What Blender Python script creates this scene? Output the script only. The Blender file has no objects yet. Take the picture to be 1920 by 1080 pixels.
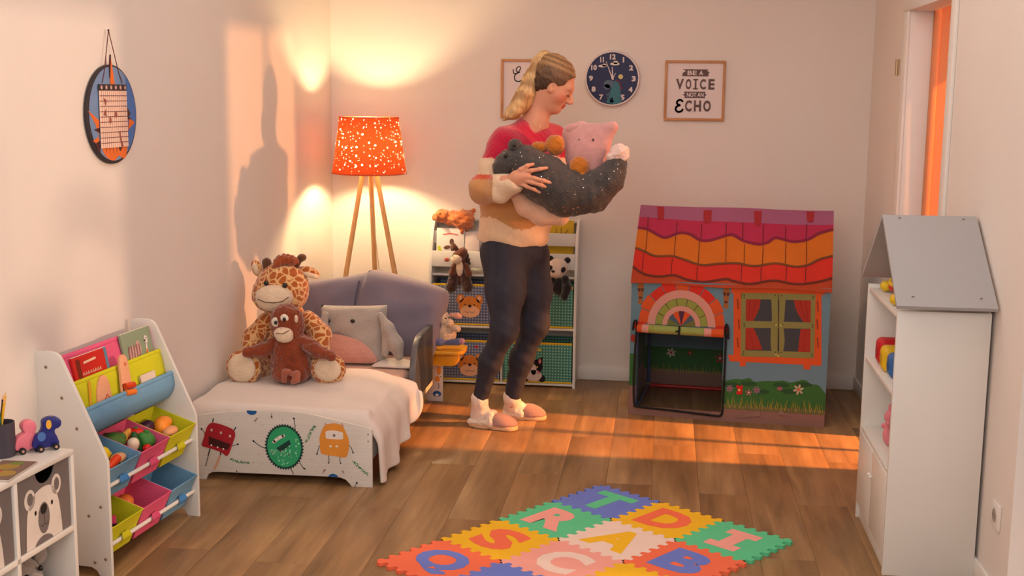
import bpy, bmesh, math, random
import numpy as np
from mathutils import Vector, Matrix, geometry
random.seed(7)
S = bpy.context.scene
COL = S.collection
PI = math.pi

# ---------------------------------------------------------------- camera, world, lights, exposure
cam_d = bpy.data.cameras.new('camera'); cam = bpy.data.objects.new('camera', cam_d); COL.objects.link(cam)
cam_d.sensor_width = 36.0; cam_d.lens = 43.125; cam_d.clip_start = .05
def cam_axes(p, y, r):
    f = Vector((-math.sin(y)*math.cos(p), math.cos(y)*math.cos(p), -math.sin(p)))
    rt = Vector((math.cos(y), math.sin(y), 0)); dn = f.cross(rt)
    return math.cos(r)*rt + math.sin(r)*dn, -math.sin(r)*rt + math.cos(r)*dn, f
_r, _d, _f = cam_axes(math.radians(9.03), math.radians(6.96), math.radians(-.635))
cam.matrix_world = Matrix(((_r.x, -_d.x, -_f.x, 0), (_r.y, -_d.y, -_f.y, 0), (_r.z, -_d.z, -_f.z, 1.6), (0, 0, 0, 1)))
S.camera = cam
vs = S.view_settings
vs.view_transform = 'Standard'; vs.look = 'None'; vs.gamma = 1.0; vs.use_curve_mapping = False
vs.exposure = -0.10
S.cycles.use_denoising = True
S.cycles.max_bounces = 8; S.cycles.transparent_max_bounces = 16
w = bpy.data.worlds.new('studio'); S.world = w; w.use_nodes = True
w.node_tree.nodes['Background'].inputs[0].default_value = (1.0, .92, .88, 1)
w.node_tree.nodes['Background'].inputs[1].default_value = .98

def lamp(kind, name, loc, energy, color, target=None, **kw):
    d = bpy.data.lights.new(name, kind); d.energy = energy; d.color = color
    for k, v in kw.items(): setattr(d, k, v)
    o = bpy.data.objects.new(name, d); COL.objects.link(o); o.location = loc
    if target is not None:
        o.rotation_euler = (Vector(target) - Vector(loc)).to_track_quat('-Z', 'Y').to_euler()
    return o
# low orange evening light through the glazed hall door, and paler light through the near window
lamp('SPOT', 'evening_lamp_hall', (5.9, 5.2, 2.14), 1500, (1.0, .40, .15), (1.2, 5.5, .9), spot_size=math.radians(40), spot_blend=.3, shadow_soft_size=.07)
lamp('SPOT', 'added_floor_strip_lamp', (5.9, 5.2, 4.6), 6000, (1.0, .33, .06), (.2, 5.6, 0), spot_size=math.radians(40), spot_blend=.3, shadow_soft_size=.07)  # added unseen lamp, steeper, to brighten the orange strip on the floor
lamp('SPOT', 'evening_lamp_window', (5.0, 2.89, 2.08), 760, (1.0, .67, .43), (-2.0, 3.7, 1.0), spot_size=math.radians(60), spot_blend=.3, shadow_soft_size=.09)
# unseen ambient fill lamps, added to brighten the room from above
lamp('AREA', 'ambient_fill_light', (-.6, .7, 2.5), 62, (1.0, .92, .86), (.1, 5.2, 1.0), shape='RECTANGLE', size=1.8, size_y=1.4)

lamp('AREA', 'ambient_fill_light', (-.35, 4.3, 2.56), 25, (1.0, .88, .79), (-.35, 4.3, 0), shape='RECTANGLE', size=2.2, size_y=2.4)  # second unseen fill, overhead, added to lift floor, quilt and roofs

# ---------------------------------------------------------------- helpers
def lin(c):
    return tuple(((v/255)/12.92 if v/255 <= .04045 else ((v/255+.055)/1.055)**2.4) for v in c)
MATS = {}
def M(name, rgb=None, rough=.55, var=.06, nscale=14, bump=0, bscale=60, sheen=0, metal=0, spec=.35, emit=None, coat=0, stretch=None, attr=None, rnd=0, alpha=1):
    """procedural material: a base colour broken up by a little noise, optional fine bump"""
    if name in MATS: return MATS[name]
    m = bpy.data.materials.new(name); m.use_nodes = True; MATS[name] = m
    nt = m.node_tree; N = nt.nodes; L = nt.links; b = N['Principled BSDF']
    b.inputs['Roughness'].default_value = rough; b.inputs['Metallic'].default_value = metal
    b.inputs['Specular IOR Level'].default_value = spec
    if sheen: b.inputs['Sheen Weight'].default_value = sheen; b.inputs['Sheen Roughness'].default_value = .5
    if coat: b.inputs['Coat Weight'].default_value = coat
    tc = N.new('ShaderNodeTexCoord'); vec = tc.outputs['Object']
    if stretch:
        mp = N.new('ShaderNodeMapping'); mp.inputs['Scale'].default_value = stretch
        L.new(vec, mp.inputs['Vector']); vec = mp.outputs[0]
    nz = N.new('ShaderNodeTexNoise'); nz.inputs['Scale'].default_value = nscale; nz.inputs['Detail'].default_value = 4
    L.new(vec, nz.inputs['Vector'])
    mr = N.new('ShaderNodeMapRange'); mr.inputs[1].default_value = .3; mr.inputs[2].default_value = .7
    mr.inputs[3].default_value = 1-var; mr.inputs[4].default_value = 1+var
    L.new(nz.outputs[0], mr.inputs[0])
    mx = N.new('ShaderNodeVectorMath'); mx.operation = 'SCALE'
    if attr:
        at = N.new('ShaderNodeAttribute'); at.attribute_name = attr; L.new(at.outputs['Color'], mx.inputs[0])
    else:
        mx.inputs[0].default_value = lin(rgb)
    fac = mr.outputs[0]
    if rnd:
        oi = N.new('ShaderNodeObjectInfo'); r2 = N.new('ShaderNodeMapRange'); r2.inputs[3].default_value = 1-rnd; r2.inputs[4].default_value = 1+rnd
        L.new(oi.outputs['Random'], r2.inputs[0]); mm = N.new('ShaderNodeMath'); mm.operation = 'MULTIPLY'
        L.new(fac, mm.inputs[0]); L.new(r2.outputs[0], mm.inputs[1]); fac = mm.outputs[0]
    L.new(fac, mx.inputs['Scale']); L.new(mx.outputs[0], b.inputs['Base Color'])
    if bump:
        bz = N.new('ShaderNodeTexNoise'); bz.inputs['Scale'].default_value = bscale; bz.inputs['Detail'].default_value = 3
        L.new(vec, bz.inputs['Vector']); bp = N.new('ShaderNodeBump'); bp.inputs['Strength'].default_value = bump; bp.inputs['Distance'].default_value = .01
        L.new(bz.outputs[0], bp.inputs['Height']); L.new(bp.outputs[0], b.inputs['Normal'])
    if emit:
        b.inputs['Emission Color'].default_value = (*lin(emit[0]), 1); b.inputs['Emission Strength'].default_value = emit[1]
    if alpha < 1: b.inputs['Alpha'].default_value = alpha
    return m
def C(r, g, b, rough=.6, **k):
    return M('paint_%d_%d_%d_%d' % (r, g, b, rough*100), (r, g, b), rough, **k)

def link(o, parent=None):
    COL.objects.link(o)
    if parent is not None: o.parent = parent
    return o
def mesh_obj(name, verts, faces, mat, parent=None, smooth=True, mi=None):
    me = bpy.data.meshes.new(name); me.from_pydata([tuple(v) for v in verts], [], [tuple(f) for f in faces])
    for m in (mat if isinstance(mat, (list, tuple)) else [mat]): me.materials.append(m)
    if smooth: me.polygons.foreach_set('use_smooth', [True]*len(me.polygons))
    if mi is not None: me.polygons.foreach_set('material_index', list(mi))
    me.update()
    return link(bpy.data.objects.new(name, me), parent)
def thing(name, label, cat, group=None, loc=(0, 0, 0), rotz=0):
    o = bpy.data.objects.new(name, None); o.empty_display_size = .05; COL.objects.link(o)
    o.location = loc; o.rotation_euler = (0, 0, rotz)
    return tag(o, label, cat, group)
def tag(o, label=None, cat=None, group=None, kind=None):
    if label: o['label'] = label
    if cat: o['category'] = cat
    if group: o['group'] = group
    if kind: o['kind'] = kind
    return o
def struct(o, label=None):
    o['kind'] = 'structure'
    if label: o['label'] = label
    return o

class MB:
    """collects shapes into one bmesh"""
    def __init__(s): s.bm = bmesh.new()
    def _add(s, verts, faces, mi=0):
        vs_ = [s.bm.verts.new(v) for v in verts]
        out = []
        for f in faces:
            try: fc = s.bm.faces.new([vs_[i] for i in f]); fc.material_index = mi; out.append(fc)
            except ValueError: pass
        return vs_, out
    def box(s, lo, hi, bev=0, seg=2, mi=0, fn=None):
        t = bmesh.new(); bmesh.ops.create_cube(t, size=1)
        c = [(a+b)/2 for a, b in zip(lo, hi)]; d = [abs(b-a) for a, b in zip(lo, hi)]
        for v in t.verts: v.co = Vector([c[i]+v.co[i]*d[i] for i in range(3)])
        if bev: bmesh.ops.bevel(t, geom=t.edges[:], offset=min(bev, min(d)*.49), segments=seg, affect='EDGES', profile=.5)
        s._merge(t, mi, fn); return s
    def _merge(s, t, mi=0, fn=None):
        t.verts.ensure_lookup_table(); t.verts.index_update()
        s._add([fn(v.co) if fn else v.co for v in t.verts], [[v.index for v in f.verts] for f in t.faces], mi); t.free()
    def tube(s, pts, r, n=10, mi=0, cap=True, closed=False):
        pts = [Vector(p) for p in pts]; m = len(pts)
        rs = r if isinstance(r, (list, tuple)) else [r]*m
        rings = []; up = Vector((0, 0, 1)); prev = None
        for i, p in enumerate(pts):
            if closed: t = pts[(i+1) % m]-pts[i-1]
            else: t = (pts[min(i+1, m-1)]-pts[max(i-1, 0)])
            t = t.normalized() if t.length > 1e-9 else Vector((0, 0, 1))
            if prev is None:
                a = t.orthogonal().normalized()
            else:
                a = prev - t*prev.dot(t)
                a = a.normalized() if a.length > 1e-6 else t.orthogonal().normalized()
            prev = a; b = t.cross(a)
            rings.append([p + rs[i]*(math.cos(2*PI*k/n)*a + math.sin(2*PI*k/n)*b) for k in range(n)])
        V = [v for rg in rings for v in rg]; F = []
        for i in range(m if closed else m-1):
            j = (i+1) % m
            for k in range(n):
                F.append((i*n+k, i*n+(k+1) % n, j*n+(k+1) % n, j*n+k))
        if cap and not closed: F.append(tuple(range(n))[::-1]); F.append(tuple((m-1)*n+k for k in range(n)))
        s._add(V, F, mi); return s
    def lathe(s, prof, c=(0, 0, 0), n=24, mi=0, fn=None):
        V = []; F = []; m = len(prof)
        for r, z in prof:
            for k in range(n):
                p = Vector((c[0]+r*math.cos(2*PI*k/n), c[1]+r*math.sin(2*PI*k/n), c[2]+z)); V.append(fn(p) if fn else p)
        for i in range(m-1):
            for k in range(n): F.append((i*n+k, i*n+(k+1) % n, (i+1)*n+(k+1) % n, (i+1)*n+k))
        if prof[0][0] > 1e-6: F.append(tuple(range(n))[::-1])
        if prof[-1][0] > 1e-6: F.append(tuple((m-1)*n+k for k in range(n)))
        s._add(V, F, mi); return s
    def ball(s, c, r, n=14, m=9, mi=0, rot=None):
        c = Vector(c); r = Vector(r) if isinstance(r, (tuple, list)) else Vector((r, r, r)); V = []; F = []
        for i in range(m+1):
            a = PI*i/m
            for k in range(n):
                p = Vector((r.x*math.sin(a)*math.cos(2*PI*k/n), r.y*math.sin(a)*math.sin(2*PI*k/n), -r.z*math.cos(a)))
                if rot is not None: p = rot @ p
                V.append(c+p)
        for i in range(m):
            for k in range(n): F.append((i*n+k, i*n+(k+1) % n, (i+1)*n+(k+1) % n, (i+1)*n+k))
        s._add(V, F, mi); return s
    def prism(s, poly, fn, t0, t1, bev=0, mi=0, seg=2):
        """poly: 2D outline; fn(u, v, w) -> point; extruded from w=t0 to t1"""
        t = bmesh.new()
        A = [t.verts.new((u, v, t0)) for u, v in poly]; f = t.faces.new(A)
        r = bmesh.ops.extrude_face_region(t, geom=[f])
        for v in [g for g in r['geom'] if isinstance(g, bmesh.types.BMVert)]: v.co.z = t1
        if bev:
            es = [e for e in t.edges if abs(e.verts[0].co.z-e.verts[1].co.z) < 1e-7]
            bmesh.ops.bevel(t, geom=es, offset=bev, segments=seg, affect='EDGES', profile=.5)
        bmesh.ops.triangulate(t, faces=[q for q in t.faces if len(q.verts) > 4])
        s._merge(t, mi, lambda c: fn(c.x, c.y, c.z)); return s
    def grid(s, fn, nu, nv, mi=0, closed_u=False):
        V = [fn(i/nu, j/nv) for j in range(nv+1) for i in range(nu+1)]
        F = [(j*(nu+1)+i, j*(nu+1)+i+1, (j+1)*(nu+1)+i+1, (j+1)*(nu+1)+i) for j in range(nv) for i in range(nu)]
        s._add(V, F, mi); return s
    def build(s, name, mat, parent=None, smooth=True, angle=40, fix=True, weld=0):
        if weld: bmesh.ops.remove_doubles(s.bm, verts=s.bm.verts[:], dist=weld)
        if fix: bmesh.ops.recalc_face_normals(s.bm, faces=s.bm.faces[:])
        me = bpy.data.meshes.new(name); s.bm.to_mesh(me); s.bm.free()
        for m in (mat if isinstance(mat, (list, tuple)) else [mat]): me.materials.append(m)
        if smooth:
            me.polygons.foreach_set('use_smooth', [True]*len(me.polygons))
            me.set_sharp_from_angle(angle=math.radians(angle))
        return link(bpy.data.objects.new(name, me), parent)
def box(name, lo, hi, mat, parent=None, bev=.003):
    return MB().box(lo, hi, bev).build(name, mat, parent)
def tube(name, pts, r, mat, parent=None, n=10):
    return MB().tube(pts, r, n).build(name, mat, parent)
def ball(name, c, r, mat, parent=None, rot=None, n=16, m=10):
    return MB().ball(c, r, n, m, rot=rot).build(name, mat, parent, weld=1e-6)
def dup(o, parent=None, loc=None, rot=None, label=None):
    c = o.copy(); COL.objects.link(c)
    if parent is not None: c.parent = parent
    if loc is not None: c.location = loc
    if rot is not None: c.rotation_euler = rot
    if label: c['label'] = label
    for ch in [q for q in bpy.data.objects if q.parent == o]: dup(ch, c)
    return c

# ---- smooth unions of rounded solids, turned into one continuous skin
def E_(c, r, rot=None, k=.02, sub=False): return ('e', c, r if isinstance(r, (tuple, list)) else (r, r, r), rot, k, sub)
def K_(a, b, ra, rb=None, k=.02, sub=False): return ('k', a, b, ra, ra if rb is None else rb, k, sub)
def chain(pts, rs, k=.02): return [K_(pts[i], pts[i+1], rs[i], rs[i+1], k) for i in range(len(pts)-1)]
def field(prims, P, bias=None):
    d = np.full(P.shape[:-1], 1e3, np.float32)
    for p in prims:
        if p[0] == 'e':
            q = P-np.array(p[1], np.float32)
            if p[3] is not None: q = q @ np.array(p[3], np.float32)
            r = np.array(p[2], np.float32)
            k0 = np.sqrt(((q/r)**2).sum(-1)); k1 = np.sqrt(((q/(r*r))**2).sum(-1))+1e-9
            e = k0*(k0-1)/k1; k, sub = p[4], p[5]
        else:
            a = np.array(p[1], np.float32); b = np.array(p[2], np.float32); ab = b-a
            t = np.clip(((P-a) @ ab)/max(float(ab @ ab), 1e-9), 0, 1)
            e = np.sqrt(((P-a-t[..., None]*ab)**2).sum(-1))-(p[3]+(p[4]-p[3])*t); k, sub = p[5], p[6]
        if sub:
            d = np.maximum(d, -e)
        else:
            h = np.maximum(k-np.abs(d-e), 0)/k
            d = np.minimum(d, e)-h*h*k*.25
    return d if bias is None else d+bias(P)
def skin(name, prims, h, mat, parent=None, bias=None, color=None, cname='tint', clip=None):
    V, F = skin_vf(prims, h, bias, clip)
    o = mesh_obj(name, V.tolist(), F.tolist(), mat, parent)
    if color is not None: paint(o, color, cname)
    return o
def skin_vf(prims, h, bias=None, clip=None, pad=None):
    lo = np.full(3, 1e9); hi = -lo
    for p in prims:
        if p[-1]: continue
        if p[0] == 'e': c = np.array(p[1], float); r = max(p[2]) if p[3] is not None else np.array(p[2]); lo = np.minimum(lo, c-r); hi = np.maximum(hi, c+r)
        else:
            for c, r in ((p[1], p[3]), (p[2], p[4])): c = np.array(c, float); lo = np.minimum(lo, c-r); hi = np.maximum(hi, c+r)
    pd = 3*h if pad is None else pad
    lo -= pd; hi += pd
    n = np.ceil((hi-lo)/h).astype(int)+1
    ax = [lo[i]+h*np.arange(n[i]) for i in range(3)]
    P = np.stack(np.meshgrid(*ax, indexing='ij'), -1).astype(np.float32)
    d = field(prims, P, bias)
    if clip is not None: d = np.maximum(d, clip(P))
    s = d < 0
    nx, ny, nz = n-1
    def cor(a, i, j, k): return a[i:i+nx, j:j+ny, k:k+nz]
    cs = [(i, j, k) for i in (0, 1) for j in (0, 1) for k in (0, 1)]
    cnt = sum(cor(s, *c).astype(np.int8) for c in cs); act = (cnt > 0) & (cnt < 8)
    acc = np.zeros((nx, ny, nz, 3), np.float32); num = np.zeros((nx, ny, nz), np.float32)
    for c in cs:
        for axn in range(3):
            if c[axn]: continue
            c2 = list(c); c2[axn] = 1
            d1, d2 = cor(d, *c), cor(d, *c2); cr = (d1 < 0) != (d2 < 0)
            t = np.where(cr, d1/np.where(d1 == d2, 1, d1-d2), 0)
            for q in range(3):
                acc[..., q] += np.where(cr, c[q]+(t if q == axn else 0), 0)
            num += cr
    idx = -np.ones((nx, ny, nz), int); ii = np.argwhere(act); idx[act] = np.arange(len(ii))
    V = lo+h*(ii+acc[act]/num[act][:, None])
    F = []
    for axn in range(3):
        o1, o2 = [q for q in range(3) if q != axn]
        if axn == 1: o1, o2 = o2, o1
        sl = [slice(None)]*3; sl2 = [slice(None)]*3; sl[axn] = slice(0, -1); sl2[axn] = slice(1, None)
        a, b = s[tuple(sl)], s[tuple(sl2)]
        ed = np.argwhere(a != b)
        ed = ed[(ed[:, o1] > 0) & (ed[:, o2] > 0) & (ed[:, o1] < n[o1]-1) & (ed[:, o2] < n[o2]-1)]
        inside = a[tuple(ed.T)]
        def cell(da, db):
            e = ed.copy(); e[:, o1] -= da; e[:, o2] -= db; return idx[tuple(e.T)]
        q = np.stack([cell(1, 1), cell(0, 1), cell(0, 0), cell(1, 0)], 1)
        q[~inside] = q[~inside][:, ::-1]; F.append(q)
    F = np.concatenate(F); F = F[(F >= 0).all(1)]
    return V, F
def paint(o, fn, cname='tint'):
    """colour of the cloth itself, point by point (fn: Nx3 -> Nx3 sRGB)"""
    me = o.data; n = len(me.vertices); co = np.empty(n*3, np.float32); me.vertices.foreach_get('co', co)
    c = np.asarray(fn(co.reshape(-1, 3)), float)/255.; c = np.where(c <= .04045, c/12.92, ((c+.055)/1.055)**2.4)
    at = me.color_attributes.new(cname, 'FLOAT_COLOR', 'POINT')
    at.data.foreach_set('color', np.concatenate([c, np.ones((n, 1))], 1).astype(np.float32).ravel())
def rotm(f, u):
    """columns: f (forward), s, u"""
    f = Vector(f).normalized(); u = Vector(u); u = (u-f*u.dot(f)).normalized(); s = u.cross(f)
    return Matrix((f, s, u)).transposed()
def fuzz(amp, fr, seed=0):
    r = np.random.RandomState(seed); W = r.normal(size=(7, 3))*fr; ph = r.uniform(0, 6.28, 7)
    return lambda P: amp*sum(np.sin(P @ W[i]+ph[i]) for i in range(7))/2.6

# ---- flat prints: coloured shapes a fraction of a millimetre proud of the thing they are printed on
def ell(cx, cy, rx, ry=None, rot=0, n=22, a0=0, a1=2*PI):
    ry = rx if ry is None else ry; full = abs(a1-a0-2*PI) < 1e-6; out = []
    for i in range(n if full else n+1):
        a = a0+(a1-a0)*i/n; x, y = rx*math.cos(a), ry*math.sin(a)
        out.append((cx+x*math.cos(rot)-y*math.sin(rot), cy+x*math.sin(rot)+y*math.cos(rot)))
    return out
def rect(x0, y0, x1, y1): return [(x0, y0), (x1, y0), (x1, y1), (x0, y1)]
def stroke(pts, w):
    L, R = [], []
    for i, p in enumerate(pts):
        a = Vector(pts[max(i-1, 0)]); b = Vector(pts[min(i+1, len(pts)-1)]); t = (b-a).normalized(); ww = w[i] if isinstance(w, (list, tuple)) else w
        L.append((p[0]-t.y*ww/2, p[1]+t.x*ww/2)); R.append((p[0]+t.y*ww/2, p[1]-t.x*ww/2))
    return L+R[::-1]
def strokes(pts, w):
    out = [stroke([pts[i], pts[i+1]], w) for i in range(len(pts)-1)]
    return out+[ell(p[0], p[1], w/2, n=8) for p in pts]
def spline(pts, n=6, closed=False):
    out = []; m = len(pts)
    for i in range(m if closed else m-1):
        g = lambda j: Vector(pts[j % m]) if closed else Vector(pts[max(0, min(m-1, j))])
        p0, p1, p2, p3 = g(i-1), g(i), g(i+1), g(i+2)
        for k in range(n):
            t = k/n
            q = .5*((2*p1)+(-p0+p2)*t+(2*p0-5*p1+4*p2-p3)*t*t+(-p0+3*p1-3*p2+p3)*t*t*t); out.append(tuple(q))
    if not closed: out.append(tuple(pts[-1]))
    return out
def arcband(cx, cy, r0, r1, a0, a1, n=16, sy=1):
    o = [(cx+r1*math.cos(a0+(a1-a0)*i/n), cy+sy*r1*math.sin(a0+(a1-a0)*i/n)) for i in range(n+1)]
    return o+[(cx+r0*math.cos(a1+(a0-a1)*i/n), cy+sy*r0*math.sin(a1+(a0-a1)*i/n)) for i in range(n+1)]
def clipv(poly, v0=None, v1=None, axis=1):
    def cl(pl, lim, sgn):
        out = []
        for i, p in enumerate(pl):
            q = pl[(i+1) % len(pl)]; a, b = sgn*(p[axis]-lim), sgn*(q[axis]-lim)
            if a >= 0: out.append(p)
            if a*b < 0: t = a/(a-b); out.append((p[0]+(q[0]-p[0])*t, p[1]+(q[1]-p[1])*t))
        return out
    if v0 is not None: poly = cl(poly, v0, 1)
    if v1 is not None: poly = cl(poly, v1, -1)
    return poly
_txt = {}
def text_tris(s, bold=0):
    key = (s, bold)
    if key not in _txt:
        c = bpy.data.curves.new('lettering', 'FONT'); c.body = s; c.size = 1; c.offset = bold; c.resolution_u = 3
        o = bpy.data.objects.new('lettering', c); COL.objects.link(o)
        dg = bpy.context.evaluated_depsgraph_get(); dg.update(); me = bpy.data.meshes.new_from_object(o.evaluated_get(dg))
        V = [(v.co.x, v.co.y) for v in me.vertices]; F = [tuple(p.vertices) for p in me.polygons]
        bpy.data.objects.remove(o); bpy.data.curves.remove(c); bpy.data.meshes.remove(me)
        x0 = min(v[0] for v in V); x1 = max(v[0] for v in V); y0 = min(v[1] for v in V); y1 = max(v[1] for v in V)
        _txt[key] = ([((x-x0)/(x1-x0), (y-y0)/(y1-y0)) for x, y in V], F)
    return _txt[key]
class Print:
    def __init__(s, fn, off=.0006, step=.00025): s.fn = fn; s.V = []; s.F = []; s.mi = []; s.mats = []; s.off = off; s.step = step; s.n = 0
    def _m(s, m):
        if m not in s.mats: s.mats.append(m)
        return s.mats.index(m)
    def add(s, mat, *polys, grid=0):
        s.n += 1; w_ = s.off+s.step*s.n; k = s._m(mat)
        for poly in polys:
            if len(poly) < 3: continue
            pts = [Vector(p[:2]) for p in poly]
            if grid:
                ring = []
                for i, p in enumerate(pts):
                    q = pts[(i+1) % len(pts)]; m_ = max(1, int((q-p).length/grid)); ring += [p+(q-p)*(j/m_) for j in range(m_)]
                no = len(ring); x0 = min(p.x for p in ring); x1 = max(p.x for p in ring); y0 = min(p.y for p in ring); y1 = max(p.y for p in ring)
                inner = [Vector((x, y)) for x in np.arange(x0+grid/2, x1, grid) for y in np.arange(y0+grid/2, y1, grid)]
                r = geometry.delaunay_2d_cdt(ring+inner, [], [list(range(no))], 1, 1e-6); pv, pf = r[0], r[2]
            else:
                r = geometry.delaunay_2d_cdt(pts, [], [list(range(len(pts)))], 1, 1e-7); pv, pf = r[0], r[2]
            b = len(s.V); s.V += [s.fn(p.x, p.y, w_) for p in pv]; s.F += [tuple(b+i for i in f) for f in pf]; s.mi += [k]*len(pf)
        return s
    def text(s, mat, body, x0, y0, x1, y1, bold=.02, warp=None):
        s.n += 1; w_ = s.off+s.step*s.n; k = s._m(mat); V, F = text_tris(body, bold); b = len(s.V)
        for u, v in V:
            x, y = x0+(x1-x0)*u, y0+(y1-y0)*v
            if warp: x, y = warp(x, y)
            s.V.append(s.fn(x, y, w_))
        s.F += [tuple(b+i for i in f) for f in F]; s.mi += [k]*len(F); return s
    def build(s, name, parent): return mesh_obj(name, s.V, s.F, s.mats, parent, smooth=False, mi=s.mi)
def frame_fn(o, u, v, wn):
    o, u, v, wn = Vector(o), Vector(u), Vector(v), Vector(wn)
    return lambda a, b, c=0: o+u*a+v*b+wn*c

# ---------------------------------------------------------------- the room
WALL = M('wall_plaster', (232, 223, 216), .85, var=.012, nscale=3, bump=.05, bscale=180)
CEIL = M('ceiling_paint', (238, 230, 224), .9, var=.01)
TRIM = M('white_trim', (232, 226, 220), .45, var=.01)
WHITE = M('white_laminate', (226, 222, 216), .38, var=.012, nscale=5)
def plank_material():
    m = bpy.data.materials.new('oak_laminate'); m.use_nodes = True; nt = m.node_tree; N = nt.nodes; L = nt.links; b = N['Principled BSDF']
    b.inputs['Roughness'].default_value = .42; b.inputs['Specular IOR Level'].default_value = .4
    tc = N.new('ShaderNodeTexCoord'); oi = N.new('ShaderNodeObjectInfo')
    sc = N.new('ShaderNodeVectorMath'); sc.operation = 'SCALE'; sc.inputs[0].default_value = (7, 19, 3); L.new(oi.outputs['Random'], sc.inputs['Scale'])
    ad = N.new('ShaderNodeVectorMath'); L.new(tc.outputs['Object'], ad.inputs[0]); L.new(sc.outputs[0], ad.inputs[1])
    mp = N.new('ShaderNodeMapping'); mp.inputs['Scale'].default_value = (22, 1.6, 4); L.new(ad.outputs[0], mp.inputs[0])
    n1 = N.new('ShaderNodeTexNoise'); n1.inputs['Scale'].default_value = 1.0; n1.inputs['Detail'].default_value = 7; n1.inputs['Roughness'].default_value = .62; n1.inputs['Distortion'].default_value = .6; L.new(mp.outputs[0], n1.inputs['Vector'])
    mp2 = N.new('ShaderNodeMapping'); mp2.inputs['Scale'].default_value = (7, 1.1, 4); L.new(ad.outputs[0], mp2.inputs[0])
    n2 = N.new('ShaderNodeTexNoise'); n2.inputs['Scale'].default_value = 1.3; n2.inputs['Detail'].default_value = 3; L.new(mp2.outputs[0], n2.inputs['Vector'])
    mm = N.new('ShaderNodeMath'); mm.operation = 'ADD'; L.new(n1.outputs[0], mm.inputs[0]); L.new(n2.outputs[0], mm.inputs[1])
    cr = N.new('ShaderNodeValToRGB'); e = cr.color_ramp.elements
    e[0].position = .36; e[0].color = (*lin((120, 92, 61)), 1); e[1].position = .66; e[1].color = (*lin((171, 136, 94)), 1)
    q = cr.color_ramp.elements.new(.5); q.color = (*lin((147, 113, 76)), 1)
    hf = N.new('ShaderNodeMath'); hf.operation = 'MULTIPLY'; hf.inputs[1].default_value = .5; L.new(mm.outputs[0], hf.inputs[0]); L.new(hf.outputs[0], cr.inputs[0])
    r2 = N.new('ShaderNodeMapRange'); r2.inputs[3].default_value = .965; r2.inputs[4].default_value = 1.035; L.new(oi.outputs['Random'], r2.inputs[0])
    vm = N.new('ShaderNodeVectorMath'); vm.operation = 'SCALE'; L.new(cr.outputs[0], vm.inputs[0]); L.new(r2.outputs[0], vm.inputs['Scale']); L.new(vm.outputs[0], b.inputs['Base Color'])
    bp = N.new('ShaderNodeBump'); bp.inputs['Strength'].default_value = .08; bp.inputs['Distance'].default_value = .004; L.new(n1.outputs[0], bp.inputs['Height']); L.new(bp.outputs[0], b.inputs['Normal'])
    return m
OAK = plank_material()
fl = struct(box('floor', (-2.5, -1.0, -.06), (6.2, 7.0, -.010), M('floor_base', (96, 66, 42), .7), bev=0))
PW, PL = .192, 1.285
pm = None
for i in range(17):
    off = (i*.47 % 1)*PL
    for j in range(-1, 4):
        x = -2.12+i*PW; y = 2.75+off+j*PL
        if y > 6.85 or y+PL < 2.3: continue
        y1 = min(y+PL, 6.84)
        if y1-y < PL-.001 or pm is None:
            o = box('plank', (0, 0, -.012), (PW-.0007, y1-y-.0007, 0), OAK, fl, bev=.0008)
            if pm is None and y1-y > PL-.001: pm = o
        else: o = link(bpy.data.objects.new('plank', pm.data), fl)
        o.location = (x, y, 0)
def wall_left_x(y): return -1.865-.05*(6.8-y)
wl_ = MB(); t = .12
wl_.prism([(wall_left_x(-1), -1), (wall_left_x(6.8), 6.8), (wall_left_x(6.8)-t, 6.8), (wall_left_x(-1)-t, -1)], lambda u, v, w_: Vector((u, v, w_)), 0, 2.6)
struct(wl_.build('wall_left', WALL, smooth=False))
struct(box('wall_back', (-2.2, 6.8, 0), (1.25, 6.92, 2.6), WALL, bev=0))
XR = 1.085; XO = 1.185
struct(box('ceiling', (-2.6, -1.0, 2.6), (1.3, 7.0, 2.7), CEIL, bev=0))
wr = MB()
wr.box((XR, 5.86, 0), (XO, 6.8, 2.6)).box((XR, 3.744, 0), (XO, 4.90, 2.6)).box((XR, 4.90, 2.03), (XO, 5.86, 2.6)).box((XR, 2.1, 2.03), (XO, 3.744, 2.6)).box((XR, -.2, 0), (XO, 2.1, 2.6)).box((XR, 2.1, 0), (XO, 3.744, .12))
struct(wr.build('wall_right', WALL, smooth=False))
# near window in the right wall (outside the frame): its reveal shows at the picture's edge
wn = struct(box('window_1', (1.16, 2.1, .12), (1.185, 2.16, 2.03), TRIM, bev=.002))
box('window_frame', (1.16, 3.684, .12), (1.185, 3.744, 2.03), TRIM, wn, .002)
box('window_frame', (1.16, 2.16, 1.97), (1.185, 3.684, 2.03), TRIM, wn, .002)
box('window_frame', (1.16, 2.16, .12), (1.185, 3.684, .18), TRIM, wn, .002)
# glazed hall door opening in the right wall: casing, jambs
dr = struct(box('door_1', (XR-.014, 5.825, 0), (XR, 5.945, 1.985), TRIM, bev=.003))
box('door_casing', (XR-.014, 4.885, 0), (XR, 4.962, 2.06), TRIM, dr, .003)
box('door_casing', (XR-.014, 4.962, 1.985), (XR, 5.945, 2.06), TRIM, dr, .003)
box('door_jamb', (XR, 5.825, 0), (XO, 5.86, 2.0), TRIM, dr, .002)
box('door_jamb', (XR, 4.90, 0), (XO, 4.935, 2.0), TRIM, dr, .002)
box('door_jamb', (XR, 4.935, 1.985), (XO, 5.825, 2.03), TRIM, dr, .002)
hg = MB().tube([(XR-.020, 5.985, 1.700), (XR-.020, 5.985, 1.775)], .008, 10).box((XR-.02, 5.945, 1.702), (XR-.014, 5.985, 1.773))
hg.build('hinge', M('brass_hinge', (176, 150, 118), .35, metal=.8), dr)
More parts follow.
